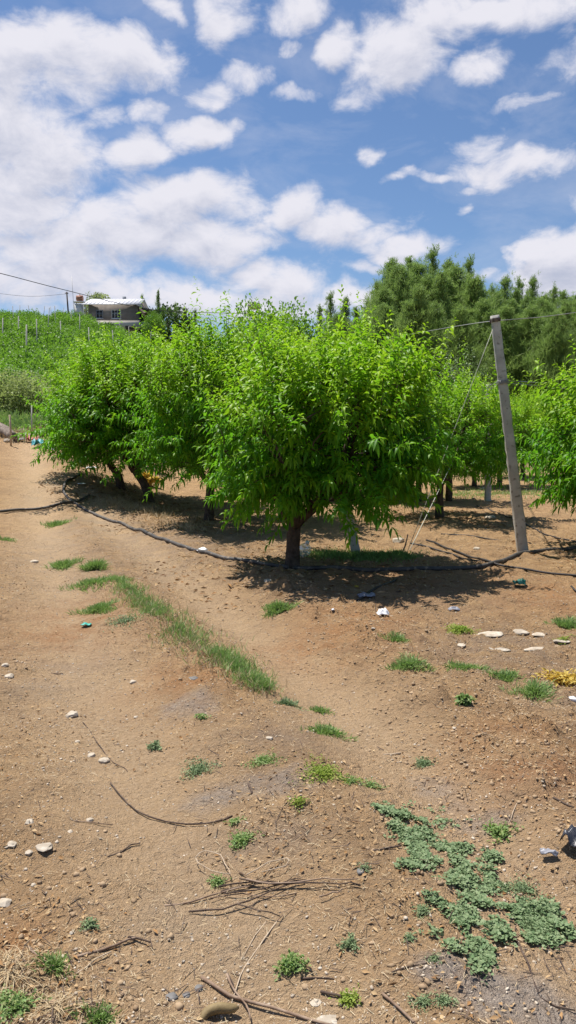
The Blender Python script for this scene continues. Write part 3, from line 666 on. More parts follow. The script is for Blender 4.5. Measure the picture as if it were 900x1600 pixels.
# (px, py of the tip, distance, variant, label or None)
LP = 'fuzzy green pine within the dense stand behind the orchard'
PN = [(612, 408, 62, 4, 'broad pine forming the left shoulder of the tall clump'), (640, 402, 66, 1, None), (676, 388, 66, 3, 'thin topped pine that is the tallest in the stand'), (655, 410, 60, 0, None), (700, 405, 64, 2, None),
      (733, 403, 68, 3, 'slim pine spire standing alone just right of the tall clump'), (722, 440, 60, 0, None), (750, 445, 64, 1, None), (590, 440, 58, 2, None), (575, 470, 66, 3, 'narrow pine at the left foot of the tall clump'),
      (540, 464, 64, 2, 'small conical pine left of the tall clump'), (516, 458, 68, 3, 'dark narrow pine showing just above the orchard crowns'), (500, 478, 70, 3, None), (556, 480, 62, 1, None), (600, 478, 52, 4, None),
      (640, 470, 50, 0, None), (680, 475, 52, 4, None), (720, 480, 50, 0, None), (756, 470, 54, 4, None), (790, 432, 64, 2, 'narrow pine between the tall clump and the white cloud'), (806, 452, 60, 1, None), (812, 436, 68, 3, None), (833, 432, 66, 2, 'pine with a pointed top below the white cloud at right'),
      (850, 460, 60, 0, None), (866, 448, 66, 2, None), (880, 455, 62, 1, None), (895, 468, 58, 4, 'pine cut off by the right edge of the frame'), (830, 480, 52, 4, None), (790, 480, 52, 0, None), (870, 490, 50, 4, None), (910, 460, 56, 0, 'pine mostly outside the right edge of the frame'), (770, 448, 66, 3, None), (626, 430, 58, 0, None), (668, 432, 56, 4, None), (700, 436, 58, 1, None), (622, 418, 56, 4, None), (690, 424, 55, 1, None), (712, 418, 60, 4, None), (742, 432, 56, 0, None), (775, 460, 60, 4, None), (800, 468, 56, 1, None), (845, 470, 55, 4, None), (885, 472, 54, 1, None), (600, 452, 54, 4, None), (655, 448, 50, 0, None), (822, 462, 64, 2, None), (858, 474, 62, 4, None), (528, 492, 60, 4, None), (570, 500, 55, 0, None)]
for i, (px, py, Y, v, lab) in enumerate(PN):
    tp = pt(px, py, Y); z0 = gz(tp[0], tp[1]) - .2; hh = tp[2] - z0; s = hh / PV[v][2]
    w = s * (1.0 + .35 * r.random()) * (.8 if v == 3 else 1)
    if lab: tree('pine_tree', (tp[0], tp[1], z0), PV[v][:2], lab, group='pine stand behind the orchard', rz=i * 2.1, sc=(w, w, s))
    else: tree('pine_tree', (tp[0], tp[1], z0), PV[v][:2], LP, group='pine stand behind the orchard', rz=i * 2.1, sc=(w, w, s))
# pines and trees around the house
for px, py, Y, v, w, lab in [(247, 453, 126, 2, .45, 'pointed dark pine just right of the hilltop house'), (222, 461, 134, 3, .5, 'narrow dark cypress behind the right end of the hilltop house'), (274, 474, 128, 3, .55, 'small dark pine right of the hilltop house trees'), (288, 480, 122, 3, .6, 'thin small pine standing above the orchard crowns right of the house'), (305, 484, 118, 3, .6, 'faint small pine right of the thin small pine')]:
    tp = pt(px, py, Y); z0 = gz(tp[0], tp[1]); hh = tp[2] - z0; s = hh / PV[v][2]; tree('pine_tree', (tp[0], tp[1], z0), PV[v][:2], lab, rz=v, sc=(s * w * 1.6, s * w * 1.6, s))
bt = make_broad(61, (2.6, 2.6, 2.2), 3500, .38, 'bush_leaf', 1.4, .2)
bd = make_broad(62, (2.8, 2.6, 1.9), 3500, .38, 'dark_leaf', 1.0, .2)
bg_ = make_broad(63, (1.9, 1.9, 1.7), 9000, .15, 'hill_leaf', 1.4, .15)
def top_tree(name, px, py, Y, mm, topz, lab, sc=1.0, rz=0):
    tp = pt(px, py, Y); z0 = gz(tp[0], tp[1]); s = max(.4, (tp[2] - z0) / topz); tree(name, (tp[0], tp[1], z0), mm, lab, 'tree', rz=rz, sc=(s * sc, s * sc, s))
top_tree('leafy_tree', 152, 461, 136, bt, 5.3, 'rounded grey green tree behind the left part of the hilltop house', .8)
top_tree('leafy_tree', 262, 478, 124, bd, 4.5, 'spreading dark tree right beside the hilltop house', .85)
top_tree('leafy_tree', 240, 488, 118, bg_, 4.4, 'small bright green tree at the right end of the terrace', .6)
top_tree('leafy_tree', 418, 481, 30, bg_, 4.4, 'darker broad leaved tree poking above the peach crowns near the pylon', .72, 1)
top_tree('leafy_tree', 447, 487, 31, bg_, 4.4, 'second darker broad leaved tree just right of the first above the peach crowns', .72, 3)

# ------------------------------------------------------------------ hilltop house
HY = 122.0; hx = (185 - 450) / F * HY; S1 = HY / F     # metres per pixel there
hz = pt(181, 507, HY)[2]
hs = empty('hilltop_house', (hx, HY, hz), 'grey brown single storey house with a pale metal roof on top of the hill', 'house')
def bx(name, mat, c, size, parent=hs, rot=0): return MB().box(c, size, rot).build(name, mat, parent)
XL, XR, DP = -4.0, 3.5, 8.0
wl = MB(); wl.box((-.25, DP / 2, 1.65), (7.6, DP, 2.9))
for k in range(38): wl.box((-4.0 + k * .2, -.02, 1.65), (.03, .05, 2.86))
wl.build('wall', M['wall'], hs)
bx('foundation', M['render'], (-.25, DP / 2 + .1, -.9), (7.9, DP, 2.3))
# gable roof: ridge along x
rf = MB(); e0, e1, yl, yr = 2.98, 4.5, -.7, DP + .7; x0, x1 = -4.9, 4.1; th = .09
def slab(mb, a, b, c, d, th=.09):
    v = np.array([a, b, c, d], float); v2 = v + (0, 0, -th); mb.add(np.concatenate([v, v2]), q=[(0, 1, 2, 3), (7, 6, 5, 4), (0, 4, 5, 1), (1, 5, 6, 2), (2, 6, 7, 3), (3, 7, 4, 0)])
slab(rf, (x0, yl, e0), (x1, yl, e0), (x1 - .2, DP / 2, e1), (x0 + .3, DP / 2, e1)); slab(rf, (x0 + .3, DP / 2, e1 + .002), (x1 - .2, DP / 2, e1 + .002), (x1, yr, e0), (x0, yr, e0))
pass
for k in range(14):
    xx_ = x0 + .6 + k * .62; a = (xx_, yl, e0 + .05); b_ = (xx_, DP / 2, e1 + .05); rf.tube([a, b_], .03, 4)
roof = rf.build('roof', M['roofmetal'], hs); MB().box((.6, DP / 2 + .6, 4.6), (.5, .5, .7)).build('chimney', M['bluewall'], roof)
gb = MB(); gb.add([(3.56, 0, 3.1), (3.56, DP, 3.1), (3.56, DP / 2, 4.38), (3.50, 0, 3.1), (3.50, DP, 3.1), (3.50, DP / 2, 4.38)], t=[(0, 1, 2), (5, 4, 3)], q=[(0, 2, 5, 3), (1, 4, 5, 2), (0, 3, 4, 1)]); gb.build('gable', M['wall'], hs)
pr_ = MB(); slab(pr_, (3.6, -.9, 2.86), (6.0, -.9, 2.05), (6.0, DP, 2.05), (3.6, DP, 2.86)); pr_.build('porch_roof', M['bluewall'], hs)
for yy_ in (-.75, 3.2, DP - .3): bx('porch_post', M['darkwood'], (5.8, yy_, .85), (.12, .12, 2.4))
bx('porch_floor', M['render'], (4.75, DP / 2, -.25), (2.4, DP + 1.2, .18))
def window(cx, cz, w, h, panes):
    f = MB()
    for sx_ in (-1, 1): f.box((cx + sx_ * w / 2, -.06, cz), (.09, .1, h + .09))
    for sz_ in (-1, 1): f.box((cx, -.062, cz + sz_ * h / 2), (w - .09, .1, .09))
    for k in range(1, panes): f.box((cx - w / 2 + k * w / panes, -.058, cz), (.06, .08, h - .09))
    f.box((cx, -.058, cz + .15), (w - .1, .07, .05))
    fo = f.build('window', M['whitepaint'] if panes == 3 else M['bluewall'], hs)
    MB().box((cx, -.045, cz), (w - .05, .04, h - .05)).build('pane', M['glass'], fo); MB().box((cx, -.12, cz - h / 2 - .09), (w + .25, .22, .08)).build('sill', M['whitepaint'], fo)
window(-2.35, 1.55, .95, 1.15, 2); window(.25, 1.55, 1.35, 1.25, 3)
d_ = bx('door', M['darkwood'], (3.60, 2.2, .85), (.06, 1.0, 2.0)); MB().box((3.66, 1.85, .85), (.05, .05, .12)).build('handle', M['wire'], d_)
bx('door', M['darkwood'], (3.60, 5.6, .95), (.06, 1.3, 1.8))
bx('terrace_wall', M['render'], (-.1, -1.75, -.35), (8.6, .22, 1.35)); bx('terrace_floor', M['bluewall'], (-.1, -.9, -.72), (8.4, 1.5, .16))
bx('terrace_wall', M['bluewall'], (5.6, -.6, -.35), (2.6, .2, 1.30)); 
cp = MB(); cp.box((-.1, -1.75, .36), (8.7, .3, .08)); cp.build('coping', M['render'], hs)
bx('cellar_opening', M['darkwood'], (2.7, -1.88, -.72), (1.4, .06, .55))
wt = empty('water_tank', (pt(123, 500, HY)[0], HY + 1, gz(pt(123, 500, HY)[0], HY + 1)), 'rust orange water barrel on a white frame stand left of the hilltop house', 'water tank')
z0 = wt.location.z; ht = pt(123, 471, HY)[2] - z0
for sx_ in (-1, 1):
    for sy_ in (-1, 1): MB().tube([(sx_ * .75, sy_ * .6, -.2), (sx_ * .7, sy_ * .6, ht)], .07, 6).build('leg', M['whitepaint'], wt)
MB().box((0, 0, ht + .05), (1.7, 1.4, .1)).build('platform', M['whitepaint'], wt)
sp_ = MB(); sp_.add([(-.75, -.72, ht * .42), (.75, -.72, ht * .42), (.75, -.3, ht - .25), (-.75, -.3, ht - .25), (-.75, -.66, ht * .42), (.75, -.66, ht * .42), (.75, -.24, ht - .25), (-.75, -.24, ht - .25)], q=[(0, 1, 2, 3), (7, 6, 5, 4), (0, 4, 5, 1), (1, 5, 6, 2), (2, 6, 7, 3), (3, 7, 4, 0)]); sp_.build('solar_panel', M['whitepaint'], wt)
tk = MB(); tk.tube([(-.5, 0, ht + .6), (-.47, 0, ht + .6), (.47, 0, ht + .6), (.5, 0, ht + .6)], [.35, .48, .48, .35], 16); tk.tube([(0, 0, ht + 1.05), (0, 0, ht + 1.2)], .12, 8); tk.build('barrel', M['tank'], wt)
# utility pole, cable, pylon top
pp_ = pt(108, 495, 118); zb = gz(pp_[0], 118); zt = pt(108, 456, 118)[2]
po = empty('utility_pole', (pp_[0], 118, zb), 'thin dark wooden utility pole on the hill left of the house', 'utility pole'); MB().tube([(0, 0, -.3), (-.25, 0, zt - zb)], [.14, .1], 8).build('pole', M['pole'], po); MB().box((-.24, -.1, zt - zb - .2), (.5, .08, .1)).build('crossarm', M['pole'], po)
mst = pt(117, 498, 121); an = empty('antenna_mast', (mst[0], 121, gz(mst[0], 121)), 'very thin antenna rod rising left of the water barrel', 'antenna'); MB().tube([(0, 0, -.2), (-.3, 0, pt(117, 432, 121)[2] - an.location.z)], .035, 5).build('rod', M['wire'], an)
py = pt(397, 500, 62); zb = gz(py[0], 62); pyl = empty('pylon', (py[0], 62, zb), 'grey metal pylon top with a box seen just above the orchard crowns', 'pylon')
zt = pt(397, 481, 62)[2] - zb
for sx_ in (-1, 1):
    for sy_ in (-1, 1): MB().tube([(sx_ * .42, sy_ * .3, -.3), (sx_ * .36, sy_ * .3, zt - .1)], .05, 6).build('leg', M['greypost'], pyl)
br = MB()
for k in range(5): zz = zt - .5 - k * 1.0; br.tube([(-.37, -.3, zz), (.37, -.3, zz + .5)], .025, 5); br.tube([(-.37, -.3, zz + .5), (.37, -.3, zz + .52)], .025, 5)
br.build('brace', M['greypost'], pyl); MB().box((0, 0, zt + .12), (.95, .75, .42)).build('box', M['greypost'], pyl)
ins = MB(); c0 = np.array(pt(386, 490, 62)) - np.array([py[0], 62, zb])
for k in range(3): ins.tube([c0 + (k * .16 - .16, 0, 0), c0 + (k * .16 - .10, 0, 0)], .22, 10)
ins.tube([c0 + (-.25, 0, 0), (-.36, -.3, c0[2] + .05)], .04, 5); ins.build('insulator', M['blackplastic'], pyl)
cb = [pt(-60, 415, 40), pt(0, 427, 44), pt(105, 454, 50), pt(240, 484, 56), pt(384, 490, 62)]
tag(MB().tube(spline(cb, 1.5), .022, 5).build('power_cable', M['blackwire']), 'black power cable sagging from the upper left down to the pylon', 'cable')
cb = [pt(-30, 455, 110), pt(45, 463, 114), pt(107, 459, 118)]
tag(MB().tube(spline(cb, 1.5), .02, 5).build('power_cable', M['blackwire']), 'faint thin wire running left from the utility pole on the hill', 'cable')

# ------------------------------------------------------------------ concrete posts, guys, trellis wires
def conc_post(base, top, w0, w1, name, label, ties=()):
    base = np.array(base); top = np.array(top) - base; o = empty(name, base, label, 'post')
    T = nn(top); U = nn(np.cross(T, (0, 1, 0))); W = np.cross(T, U); V = []; n = 40; rr = np.random.default_rng(3); q = []
    pr8 = np.array([(-1, -.75), (-.75, -1), (.75, -1), (1, -.75), (1, .75), (.75, 1), (-.75, 1), (-1, .75)])
    for i in range(n + 1):
        t = -.06 + 1.06 * i / n; w = (w0 + (w1 - w0) * t) / 2
        for a, b in pr8:
            j = 1 + .035 * rr.normal() - (.12 * (rr.random() > .93))
            V.append(top * t + U * a * w * j + W * b * w * .8 * j)
    for i in range(n):
        for j in range(8): k = (j + 1) % 8; q.append((i * 8 + j, (i + 1) * 8 + j, (i + 1) * 8 + k, i * 8 + k))
    V = np.array(V); c = len(V); V = np.concatenate([V, [top, top * -.06]]); t = [(c, n * 8 + (j + 1) % 8, n * 8 + j) for j in range(8)] + [(c + 1, j, (j + 1) % 8) for j in range(8)]
    m_ = MB(); m_.add(V, t, q); m_.build('shaft', M['concrete'], o)
    for f in ties:
        tb = MB()
        for k in range(4):
            cc = top * (f + k * .004); w = (w0 + (w1 - w0) * f) / 2 + .008
            tb.tube([cc + U * a * w + W * b * w * .86 for a, b in [(-1, -1), (0, -1.03), (1, -1), (1, 1), (-1, 1), (-1, -1)]], .005, 5)
        tb.build('wire_tie', M['darktwig'] if f > .9 else M['wire'], o)
    return o
b1 = at(817, 863); Yp = b1[1]; t1 = pt(773, 493, Yp - .02)
conc_post(b1, t1, .135, .10, 'concrete_post', 'tall grey concrete post leaning left at the near end of the right row', (.975, .72))
b2 = at(762, 782); t2 = pt(764, 600, b2[1]); conc_post(b2, t2, .13, .10, 'concrete_post', 'farther shorter concrete post standing behind the leaning one', (.9,))
b3 = at(557, 866); t3 = b3 + np.array([-.42, .1, 1.9]); conc_post(b3, t3, .12, .10, 'concrete_post', 'short leaning concrete post half hidden under the nearest peach crown')
def wire(P, rad, mat, name, label, cat='wire', n=5, step=.4):
    return tag(MB().tube(spline(P, step), rad, n).build(name, M[mat]), label, cat)
a1 = at(640, 862)
wire([t1 + (0, 0, -.12), (t1 + a1) / 2 + (0, 0, -.02), a1 + (-.03, 0, 0)], .0045, 'cord', 'guy_wire', 'thin pale guy wire from the top of the leaning post down to the left')
c1 = b1 + (t1 - b1) * .62
wire([t2 + (0, 0, -.1), (t2 + a1) / 2 + (0, 0, -.03), a1 + (0, 0, .02)], .0045, 'cord', 'guy_wire', 'thin pale guy wire slanting from the farther post down across the straight trunked tree')
wire([pt(626, 525, 20), pt(700, 512, 14.5), t1 + (0, .06, -.06), pt(840, 496, 10.9), pt(960, 480, 12.5)], .005, 'wire', 'trellis_wire', 'thin wire crossing the pines through the top of the leaning post')
m1 = b1 + (t1 - b1) * .72
wire([t2 + (0, 0, -.2), m1 + (0, .06, 0), pt(870, 606, 11), pt(960, 612, 12)], .005, 'wire', 'trellis_wire', 'lower thin wire from the farther post past the leaning post')
wire([t2 + (0, 0, -.12), m1 + (0, .07, .03), pt(870, 600, 11), pt(960, 604, 12)], .005, 'wire', 'trellis_wire', 'upper of the two close wires beside the leaning post tie')
# short stick stuck in ground near (625,855)
s0 = at(626, 866); tag(MB().tube([s0 + (0, 0, -.03), s0 + (.06, 0, .12), s0 + (.09, 0, .26)], [.012, .010, .007], 6).build('stake_stick', M['twig']), 'short grey stick stuck upright in the soil where the guy wires end', 'stick')

# ------------------------------------------------------------------ hoses
def hose(pix, rad, mat, name, label, lift=0., n=8, ph=0):
    rad *= .84; P = np.array([at(*p) for p in pix]); Q = spline(P, .07); Q[:, 2] = ground_z(Q[:, 0], Q[:, 1]); 
    for _ in range(3): Q[1:-1, 2] = np.maximum((Q[:-2, 2] + Q[1:-1, 2] + Q[2:, 2]) / 3, Q[1:-1, 2] - .01)
    Q[:, 2] += rad * .75 + lift * .5
    s = np.arange(len(Q)); Q[:, 0] += .012 * np.sin(s * .13 + ph)
    return tag(MB().tube(Q, rad, n).build(name, M[mat], smooth=True), label, 'hose')
hose([(-25, 806), (30, 799), (80, 794), (112, 787), (140, 776)], .030, 'hose', 'irrigation_hose', 'black hose coming in from the left edge and crossing the track', .03)
hose([(125, 742), (104, 752), (99, 768), (112, 783), (150, 806), (200, 825), (260, 846), (330, 868), (400, 880), (470, 891), (560, 893), (640, 892), (720, 890), (770, 882), (810, 869), (850, 861), (905, 856), (940, 853)], .031, 'hose', 'irrigation_hose', 'long black hose curving from the left loop past the near trunk to the right edge')
hose([(640, 850), (690, 863), (740, 876), (765, 880)], .014, 'dripline', 'drip_line', 'thin black drip line joining the long hose left of the leaning post', n=6, ph=1)
hose([(665, 846), (720, 866), (780, 886), (840, 896), (905, 903), (950, 908)], .016, 'dripline', 'drip_line', 'thin black drip line running under the long hose to the right edge', .02, n=6, ph=2)
hose([(745, 790), (790, 808), (850, 835), (905, 850)], .014, 'dripline', 'drip_line', 'thin black drip line running behind the leaning post', n=6, ph=3)
hose([(690, 835), (760, 843), (830, 850)], .012, 'dripline', 'drip_line', 'short thin drip line just left of the foot of the leaning post', n=6, ph=4)
hose([(560, 940), (580, 926), (600, 915), (618, 905)], .014, 'dripline', 'drip_line', 'short black line end by the crumpled plastic in front of the hose', n=6, ph=5)
hose([(893, 917), (898, 923), (905, 929), (915, 934)], .012, 'dripline', 'drip_line', 'small loop of black tube at the right edge in the tree shade', n=6, ph=6)

# ------------------------------------------------------------------ stones, sticks, debris
def rock(px, py, w, h, mat, label, group=None, seed=None, name='stone', flat=.6, cat='stone'):
    p = at(px, py); d = np.linalg.norm(p - CAM); sx_ = .88 * w / F * d; sy_ = min(1.1 * sx_, max(.35 * sx_, h / F * d * d / 1.8)); hh = (.55 if flat > .4 else .22) * min(sx_, sy_)
    seed = seed or int(px * 7 + py); o = link(name, rock_mesh(name, sx_, sy_, hh, seed), M[mat], None, p + (0, 0, hh * .1)); o.rotation_euler = (0, 0, (seed % 7 - 3) * .1)
    return tag(o, label, cat, group)
rock(316, 862, 22, 16, 'whiteplastic', 'white crumpled lump lying against the black hose', name='white_lump', cat='debris')
rock(112, 1118, 22, 11, 'stone', 'flat white stone at the upper end of the thin dark root')
rock(8, 1412, 20, 20, 'stone', 'large pale stone at the left edge')
rock(68, 1324, 26, 18, 'stone_grey', 'dull tan flat stone among the white pebbles on the left', flat=.3)
rock(18, 1321, 17, 10, 'stone', 'flat white stone left of the dull tan stone'); rock(45, 1333, 12, 12, 'stone', 'round white stone between the flat white and the dull tan stone')
rock(46, 1286, 16, 10, 'stone', 'white stone above the dull tan stone'); rock(109, 1300, 9, 7, 'stone', 'small white stone upper right of the dull tan stone'); rock(52, 1383, 8, 8, 'stone', 'small round white stone above the large left edge stone')
rock(140, 1282, 12, 5, 'stone', 'thin white stone just above the short dark stick'); rock(112, 1457, 9, 8, 'stone_grey', 'small tan stone alone above the forked stick')
rock(8, 1040, 12, 7, 'stone', 'small white stone at the left edge level with the teal scrap'); rock(14, 1058, 16, 7, 'stone', 'flat cream stone at the left edge')
rock(54, 879, 14, 5, 'stone', 'flat white stone left of the first grass tufts'); rock(208, 1066, 12, 7, 'stone', 'small white stone in the track left of the grass strip')
rock(143, 1181, 14, 6, 'stone', 'small flat white stone right below the thin dark root'); rock(121, 1159, 8, 5, 'stone', 'tiny white stone beside the thin dark root'); rock(212, 1121, 8, 6, 'stone', 'tiny round white stone right of the thin dark root')
rock(421, 1154, 12, 5, 'stone', 'tiny white stone below the end of the grass strip'); rock(162, 1189, 18, 6, 'stone', 'flat cream stone sliver beside the thin dark root')
rock(622, 846, 22, 15, 'stone', 'pale rock on the sunlit soil behind the short leaning post'); rock(766, 810, 18, 11, 'stone', 'pale rock behind the leaning post on the orchard floor')
rock(755, 764, 13, 7, 'stone', 'small pale stone left of the farther post base'); rock(745, 858, 12, 7, 'stone', 'tan stone left of the leaning post foot')
rock(894, 1093, 14, 12, 'whiteplastic', 'white stone at the right edge below the yellowed leaves'); rock(710, 1138, 8, 4, 'stone', 'tiny pale stone on the bank right of the track')
rock(418, 908, 14, 7, 'stone', 'small white stone at the edge of the tree shade'); rock(583, 982, 7, 7, 'stone', 'tiny round white stone left of the yellow green weed')
rock(557, 917, 9, 7, 'orange_leaf', 'small yellow fallen peach in the shade by the hose', name='fallen_fruit', cat='fruit')
rock(516, 1594, 46, 16, 'stone_grey', 'pale crusty lump at the bottom edge', name='crusty_lump', cat='debris', flat=.3); rock(493, 1567, 18, 9, 'stone', 'flat white stone above the crusty lump', flat=.3)
for k, (px, py, w, h) in enumerate([(765, 992, 62, 10), (815, 988, 34, 9), (842, 992, 30, 8), (780, 1015, 46, 6), (840, 1014, 60, 6), (880, 1002, 40, 6), (720, 1008, 20, 8)]):
    lab = ['long flat grey white rock slab on the right beside the yellow green weed', 'flat pale rock slab right of the longest slab', 'small pale slab third from the left in the upper slab line', 'thin pale slab in the lower line below the longest slab', 'thin long pale slab at the right of the lower line', 'thin pale slab nearest the right edge', 'small grey rock at the left end of the slabs'][k]
    rock(px, py, w * .85, h * .8, 'stone_grey' if k % 2 else 'stone', lab, group='pale rock slabs', flat=.35, name='flat_rock')
for px, py, w in [(268, 1559, 15), (310, 1545, 12), (291, 1556, 12), (303, 1060, 16), (563, 1362, 12)]:
    p = at(px, py); s = w / F * np.linalg.norm(p - CAM); rr = np.random.default_rng(px); k = 9; a = np.arange(k) * 2 * pi / k
    R_ = s * .5 * (.75 + .45 * rr.random(k)); top_ = np.stack([np.cos(a) * R_, np.sin(a) * R_, np.full(k, .002)], 1); bot = top_ * (1, 1, 0) - (0, 0, .004)
    mb = MB(); mb.add(np.concatenate([top_, bot, [(0, 0, .003)]]), t=[(2 * k, j, (j + 1) % k) for j in range(k)], q=[(j, k + j, k + (j + 1) % k, (j + 1) % k) for j in range(k)])
    o = mb.build('slate_chip', M['slate'], None, loc=p + (0, 0, .002)); tag(o, {268: 'largest dark grey slate chip near the bottom edge', 310: 'dark slate chip upper right of the largest one', 291: 'dull grey slate chip between the other two', 303: 'grey green flat chip left of the grass strip end', 563: 'small dark chip above the twig pile'}[px], 'stone chip')
def stick(pix, r0, r1, mat, label, name='stick', lift=0., n=7, cat='stick', group=None, wob=.006):
    r0 *= .62; r1 *= .55; lift *= .8
    P = np.array([at(*p) for p in pix]); rr = np.random.default_rng(int(pix[0][0] * 3 + pix[0][1])); Q = spline(P, .04)
    g = ground_z(Q[:, 0], Q[:, 1]); zz = np.convolve(np.pad(g, 4, mode='edge'), np.ones(9) / 9, 'valid'); Q[:, 2] = np.maximum(zz, g - .003) + max(r0, r1) * .8 + lift
    Q += np.cumsum(rr.normal(0, wob * .16, Q.shape) * (1, 1, .2), 0) + rr.normal(0, wob * .12, Q.shape)
    return tag(MB().tube(Q, np.linspace(r0, r1, len(Q)), n, rough=.3, seed=int(pix[0][0])).build(name, M[mat], smooth=True), label, cat, group)
stick([(130, 1130), (150, 1160), (175, 1190), (192, 1200), (198, 1206)], .004, .003, 'darktwig', 'upper thin dark root snaking down from the flat white stone', 'root')
stick([(172, 1226), (205, 1262), (245, 1283), (290, 1292), (335, 1287), (362, 1277)], .005, .007, 'darktwig', 'thin dark root curving below the grey soil patch', 'root', lift=.004)
stick([(57, 1266), (100, 1278), (140, 1285), (178, 1292)], .003, .003, 'twig', 'faint thin brown twig lying above the dull tan stone')
stick([(168, 1339), (190, 1333), (204, 1323), (219, 1321)], .006, .004, 'darktwig', 'short dark stick in the middle of the left track')
stick([(116, 1497), (160, 1487), (200, 1474), (212, 1470)], .008, .006, 'twig', 'long branch of the forked stick at lower left'); stick([(200, 1466), (217, 1472), (234, 1479)], .006, .005, 'darktwig', 'short dark branch of the forked stick at lower left', lift=.008)
stick([(120, 1520), (150, 1504), (175, 1490)], .004, .003, 'palestick', 'pale thin twig below the forked stick'); stick([(45, 1484), (60, 1493), (78, 1498)], .006, .004, 'twig', 'short stick by the dry grass at the lower left corner')
stick([(583, 1330), (605, 1327), (628, 1326)], .009, .006, 'darktwig', 'short thick dark stick left of the creeping weed patch')
stick([(316, 1530), (360, 1560), (420, 1580), (480, 1595), (520, 1606)], .009, .007, 'twig', 'long thick stick running to the bottom edge', lift=.006); stick([(354, 1530), (368, 1556), (385, 1580), (392, 1602)], .006, .004, 'twig', 'thin stick crossing the long thick stick', lift=.014)
stick([(432, 1440), (405, 1475), (380, 1510), (370, 1540), (358, 1570)], .004, .003, 'palestick', 'pale thin twig standing between the twig pile and the long stick'); stick([(415, 1440), (398, 1465), (376, 1500)], .003, .002, 'palestick', 'finer pale twig left beside the pale thin twig')
stick([(800, 1462), (825, 1510), (845, 1560), (900, 1586)], .006, .004, 'darktwig', 'thin dark root from the weed patch across the ash to the corner', 'root'); stick([(662, 1440), (675, 1455), (682, 1463)], .004, .003, 'darktwig', 'little dark stem below the small round weed')
stick([(500, 1552), (545, 1562), (570, 1568)], .006, .005, 'darktwig', 'dark stick at the bottom right of the tall leafed weed'); stick([(598, 1556), (625, 1580), (650, 1600)], .008, .006, 'twig', 'brown stick slanting to the bottom edge near the ash')
stick([(470, 1532), (500, 1528), (522, 1530)], .006, .004, 'darktwig', 'short dark stick below the small leafy weed'); stick([(612, 1522), (640, 1512), (672, 1505)], .004, .003, 'darktwig', 'thin twig left of the ash patch')
stick([(600, 1179), (615, 1180), (628, 1178)], .006, .007, 'palestick', 'short pale stick on the right track'); stick([(864, 1247), (880, 1255), (897, 1263)], .007, .006, 'darktwig', 'dark stick at the right edge on the bank')
stick([(80, 1052), (90, 1054), (98, 1053)], .007, .005, 'darktwig', 'short dark stick in the left track'); stick([(585, 930), (590, 960), (620, 975)], .004, .003, 'darktwig', 'thin reddish twig beside the crumpled plastic')
stick([(815, 1240), (805, 1262), (795, 1290)], .003, .003, 'palestick', 'thin dry stem above the leafy weed on the right'); stick([(388, 1228), (394, 1240), (388, 1243)], .009, .006, 'darktwig', 'dark bark bit on the grey soil patch')
GP = 'twigs of the tangled pile'; LT = 'thin cut twig in the tangled twig pile at lower centre'
PILE = [[(257, 1416), (300, 1412), (350, 1396), (400, 1384)], [(296, 1428), (350, 1424), (390, 1412), (430, 1396), (478, 1376)], [(375, 1381), (430, 1386), (500, 1388), (568, 1386)], [(385, 1388), (440, 1392), (505, 1384), (560, 1382)], [(340, 1390), (390, 1380), (440, 1378), (482, 1372)],
        [(352, 1402), (400, 1396), (440, 1384), (478, 1380)], [(500, 1411), (520, 1402), (540, 1392)], [(370, 1422), (405, 1428), (440, 1437)], [(345, 1395), (420, 1380), (470, 1392)], [(330, 1410), (380, 1402), (420, 1404), (470, 1398)]]
for k, P in enumerate(PILE): stick(P, .0062 - .0003 * k, .0035, 'darktwig' if k % 3 else 'twig', LT, 'twig', lift=.008 * (k % 4), wob=.014, group=GP, cat='twig')
stick([(305, 1350), (320, 1341), (345, 1345), (352, 1360), (360, 1378), (330, 1370), (310, 1358), (306, 1350)], .003, .003, 'palestick', 'curled pale vine loop on top of the tangled twig pile', 'vine_loop', lift=.03, cat='twig')
stick([(385, 1382), (420, 1356), (450, 1350), (448, 1362), (410, 1378)], .003, .003, 'palestick', 'pale bent vine sprig at the right top of the twig pile', 'vine_sprig', lift=.03, cat='twig')
# scraps
def sheet(px, py, w, d_m, h, mat, label, name, cat, seed, rz=0, crumple=1.0, res=14, lift=.01):
    p = at(px, py); s = w / F * np.linalg.norm(p - CAM); g = np.linspace(-.5, .5, res); X, Y = np.meshgrid(g, g); x = X.ravel(); y = Y.ravel()
    z = np.array([mn.noise(Vector((a * 3 + seed, b * 3, 0))) + .6 * mn.noise(Vector((a * 8, b * 8 + seed, 2))) for a, b in zip(x, y)]) * h * crumple
    rr = 1 + .25 * np.array([mn.noise(Vector((a * 2, b * 2, seed))) for a, b in zip(x, y)])
    cut = 1 - .35 * np.maximum(0, np.abs(x) + np.abs(y) - .55)
    V = np.stack([x * s * rr * cut, y * d_m * rr * cut, np.maximum(z, -.002) + h * .2 + lift + h * .8 * (1 - 4 * (x * x + y * y) * .5)], 1)
    ca, sa = math.cos(rz), math.sin(rz); V = np.stack([V[:, 0] * ca - V[:, 1] * sa, V[:, 0] * sa + V[:, 1] * ca, V[:, 2]], 1); V2 = V - (0, 0, .004)
    I = np.arange(res * res).reshape(res, res); q = np.stack([I[:-1, :-1].ravel(), I[:-1, 1:].ravel(), I[1:, 1:].ravel(), I[1:, :-1].ravel()], 1)
    e = np.concatenate([I[0, :], I[1:, -1], I[-1, -2::-1], I[-2:0:-1, 0]]); e2 = np.roll(e, -1); nV = len(V)
    q = np.concatenate([q, q[:, ::-1] + nV, np.stack([e2, e, e + nV, e2 + nV], 1)])
    return tag(link(name, fast_mesh(name, np.concatenate([V, V2]), quads=q, smooth=True), M[mat], None, p), label, cat)
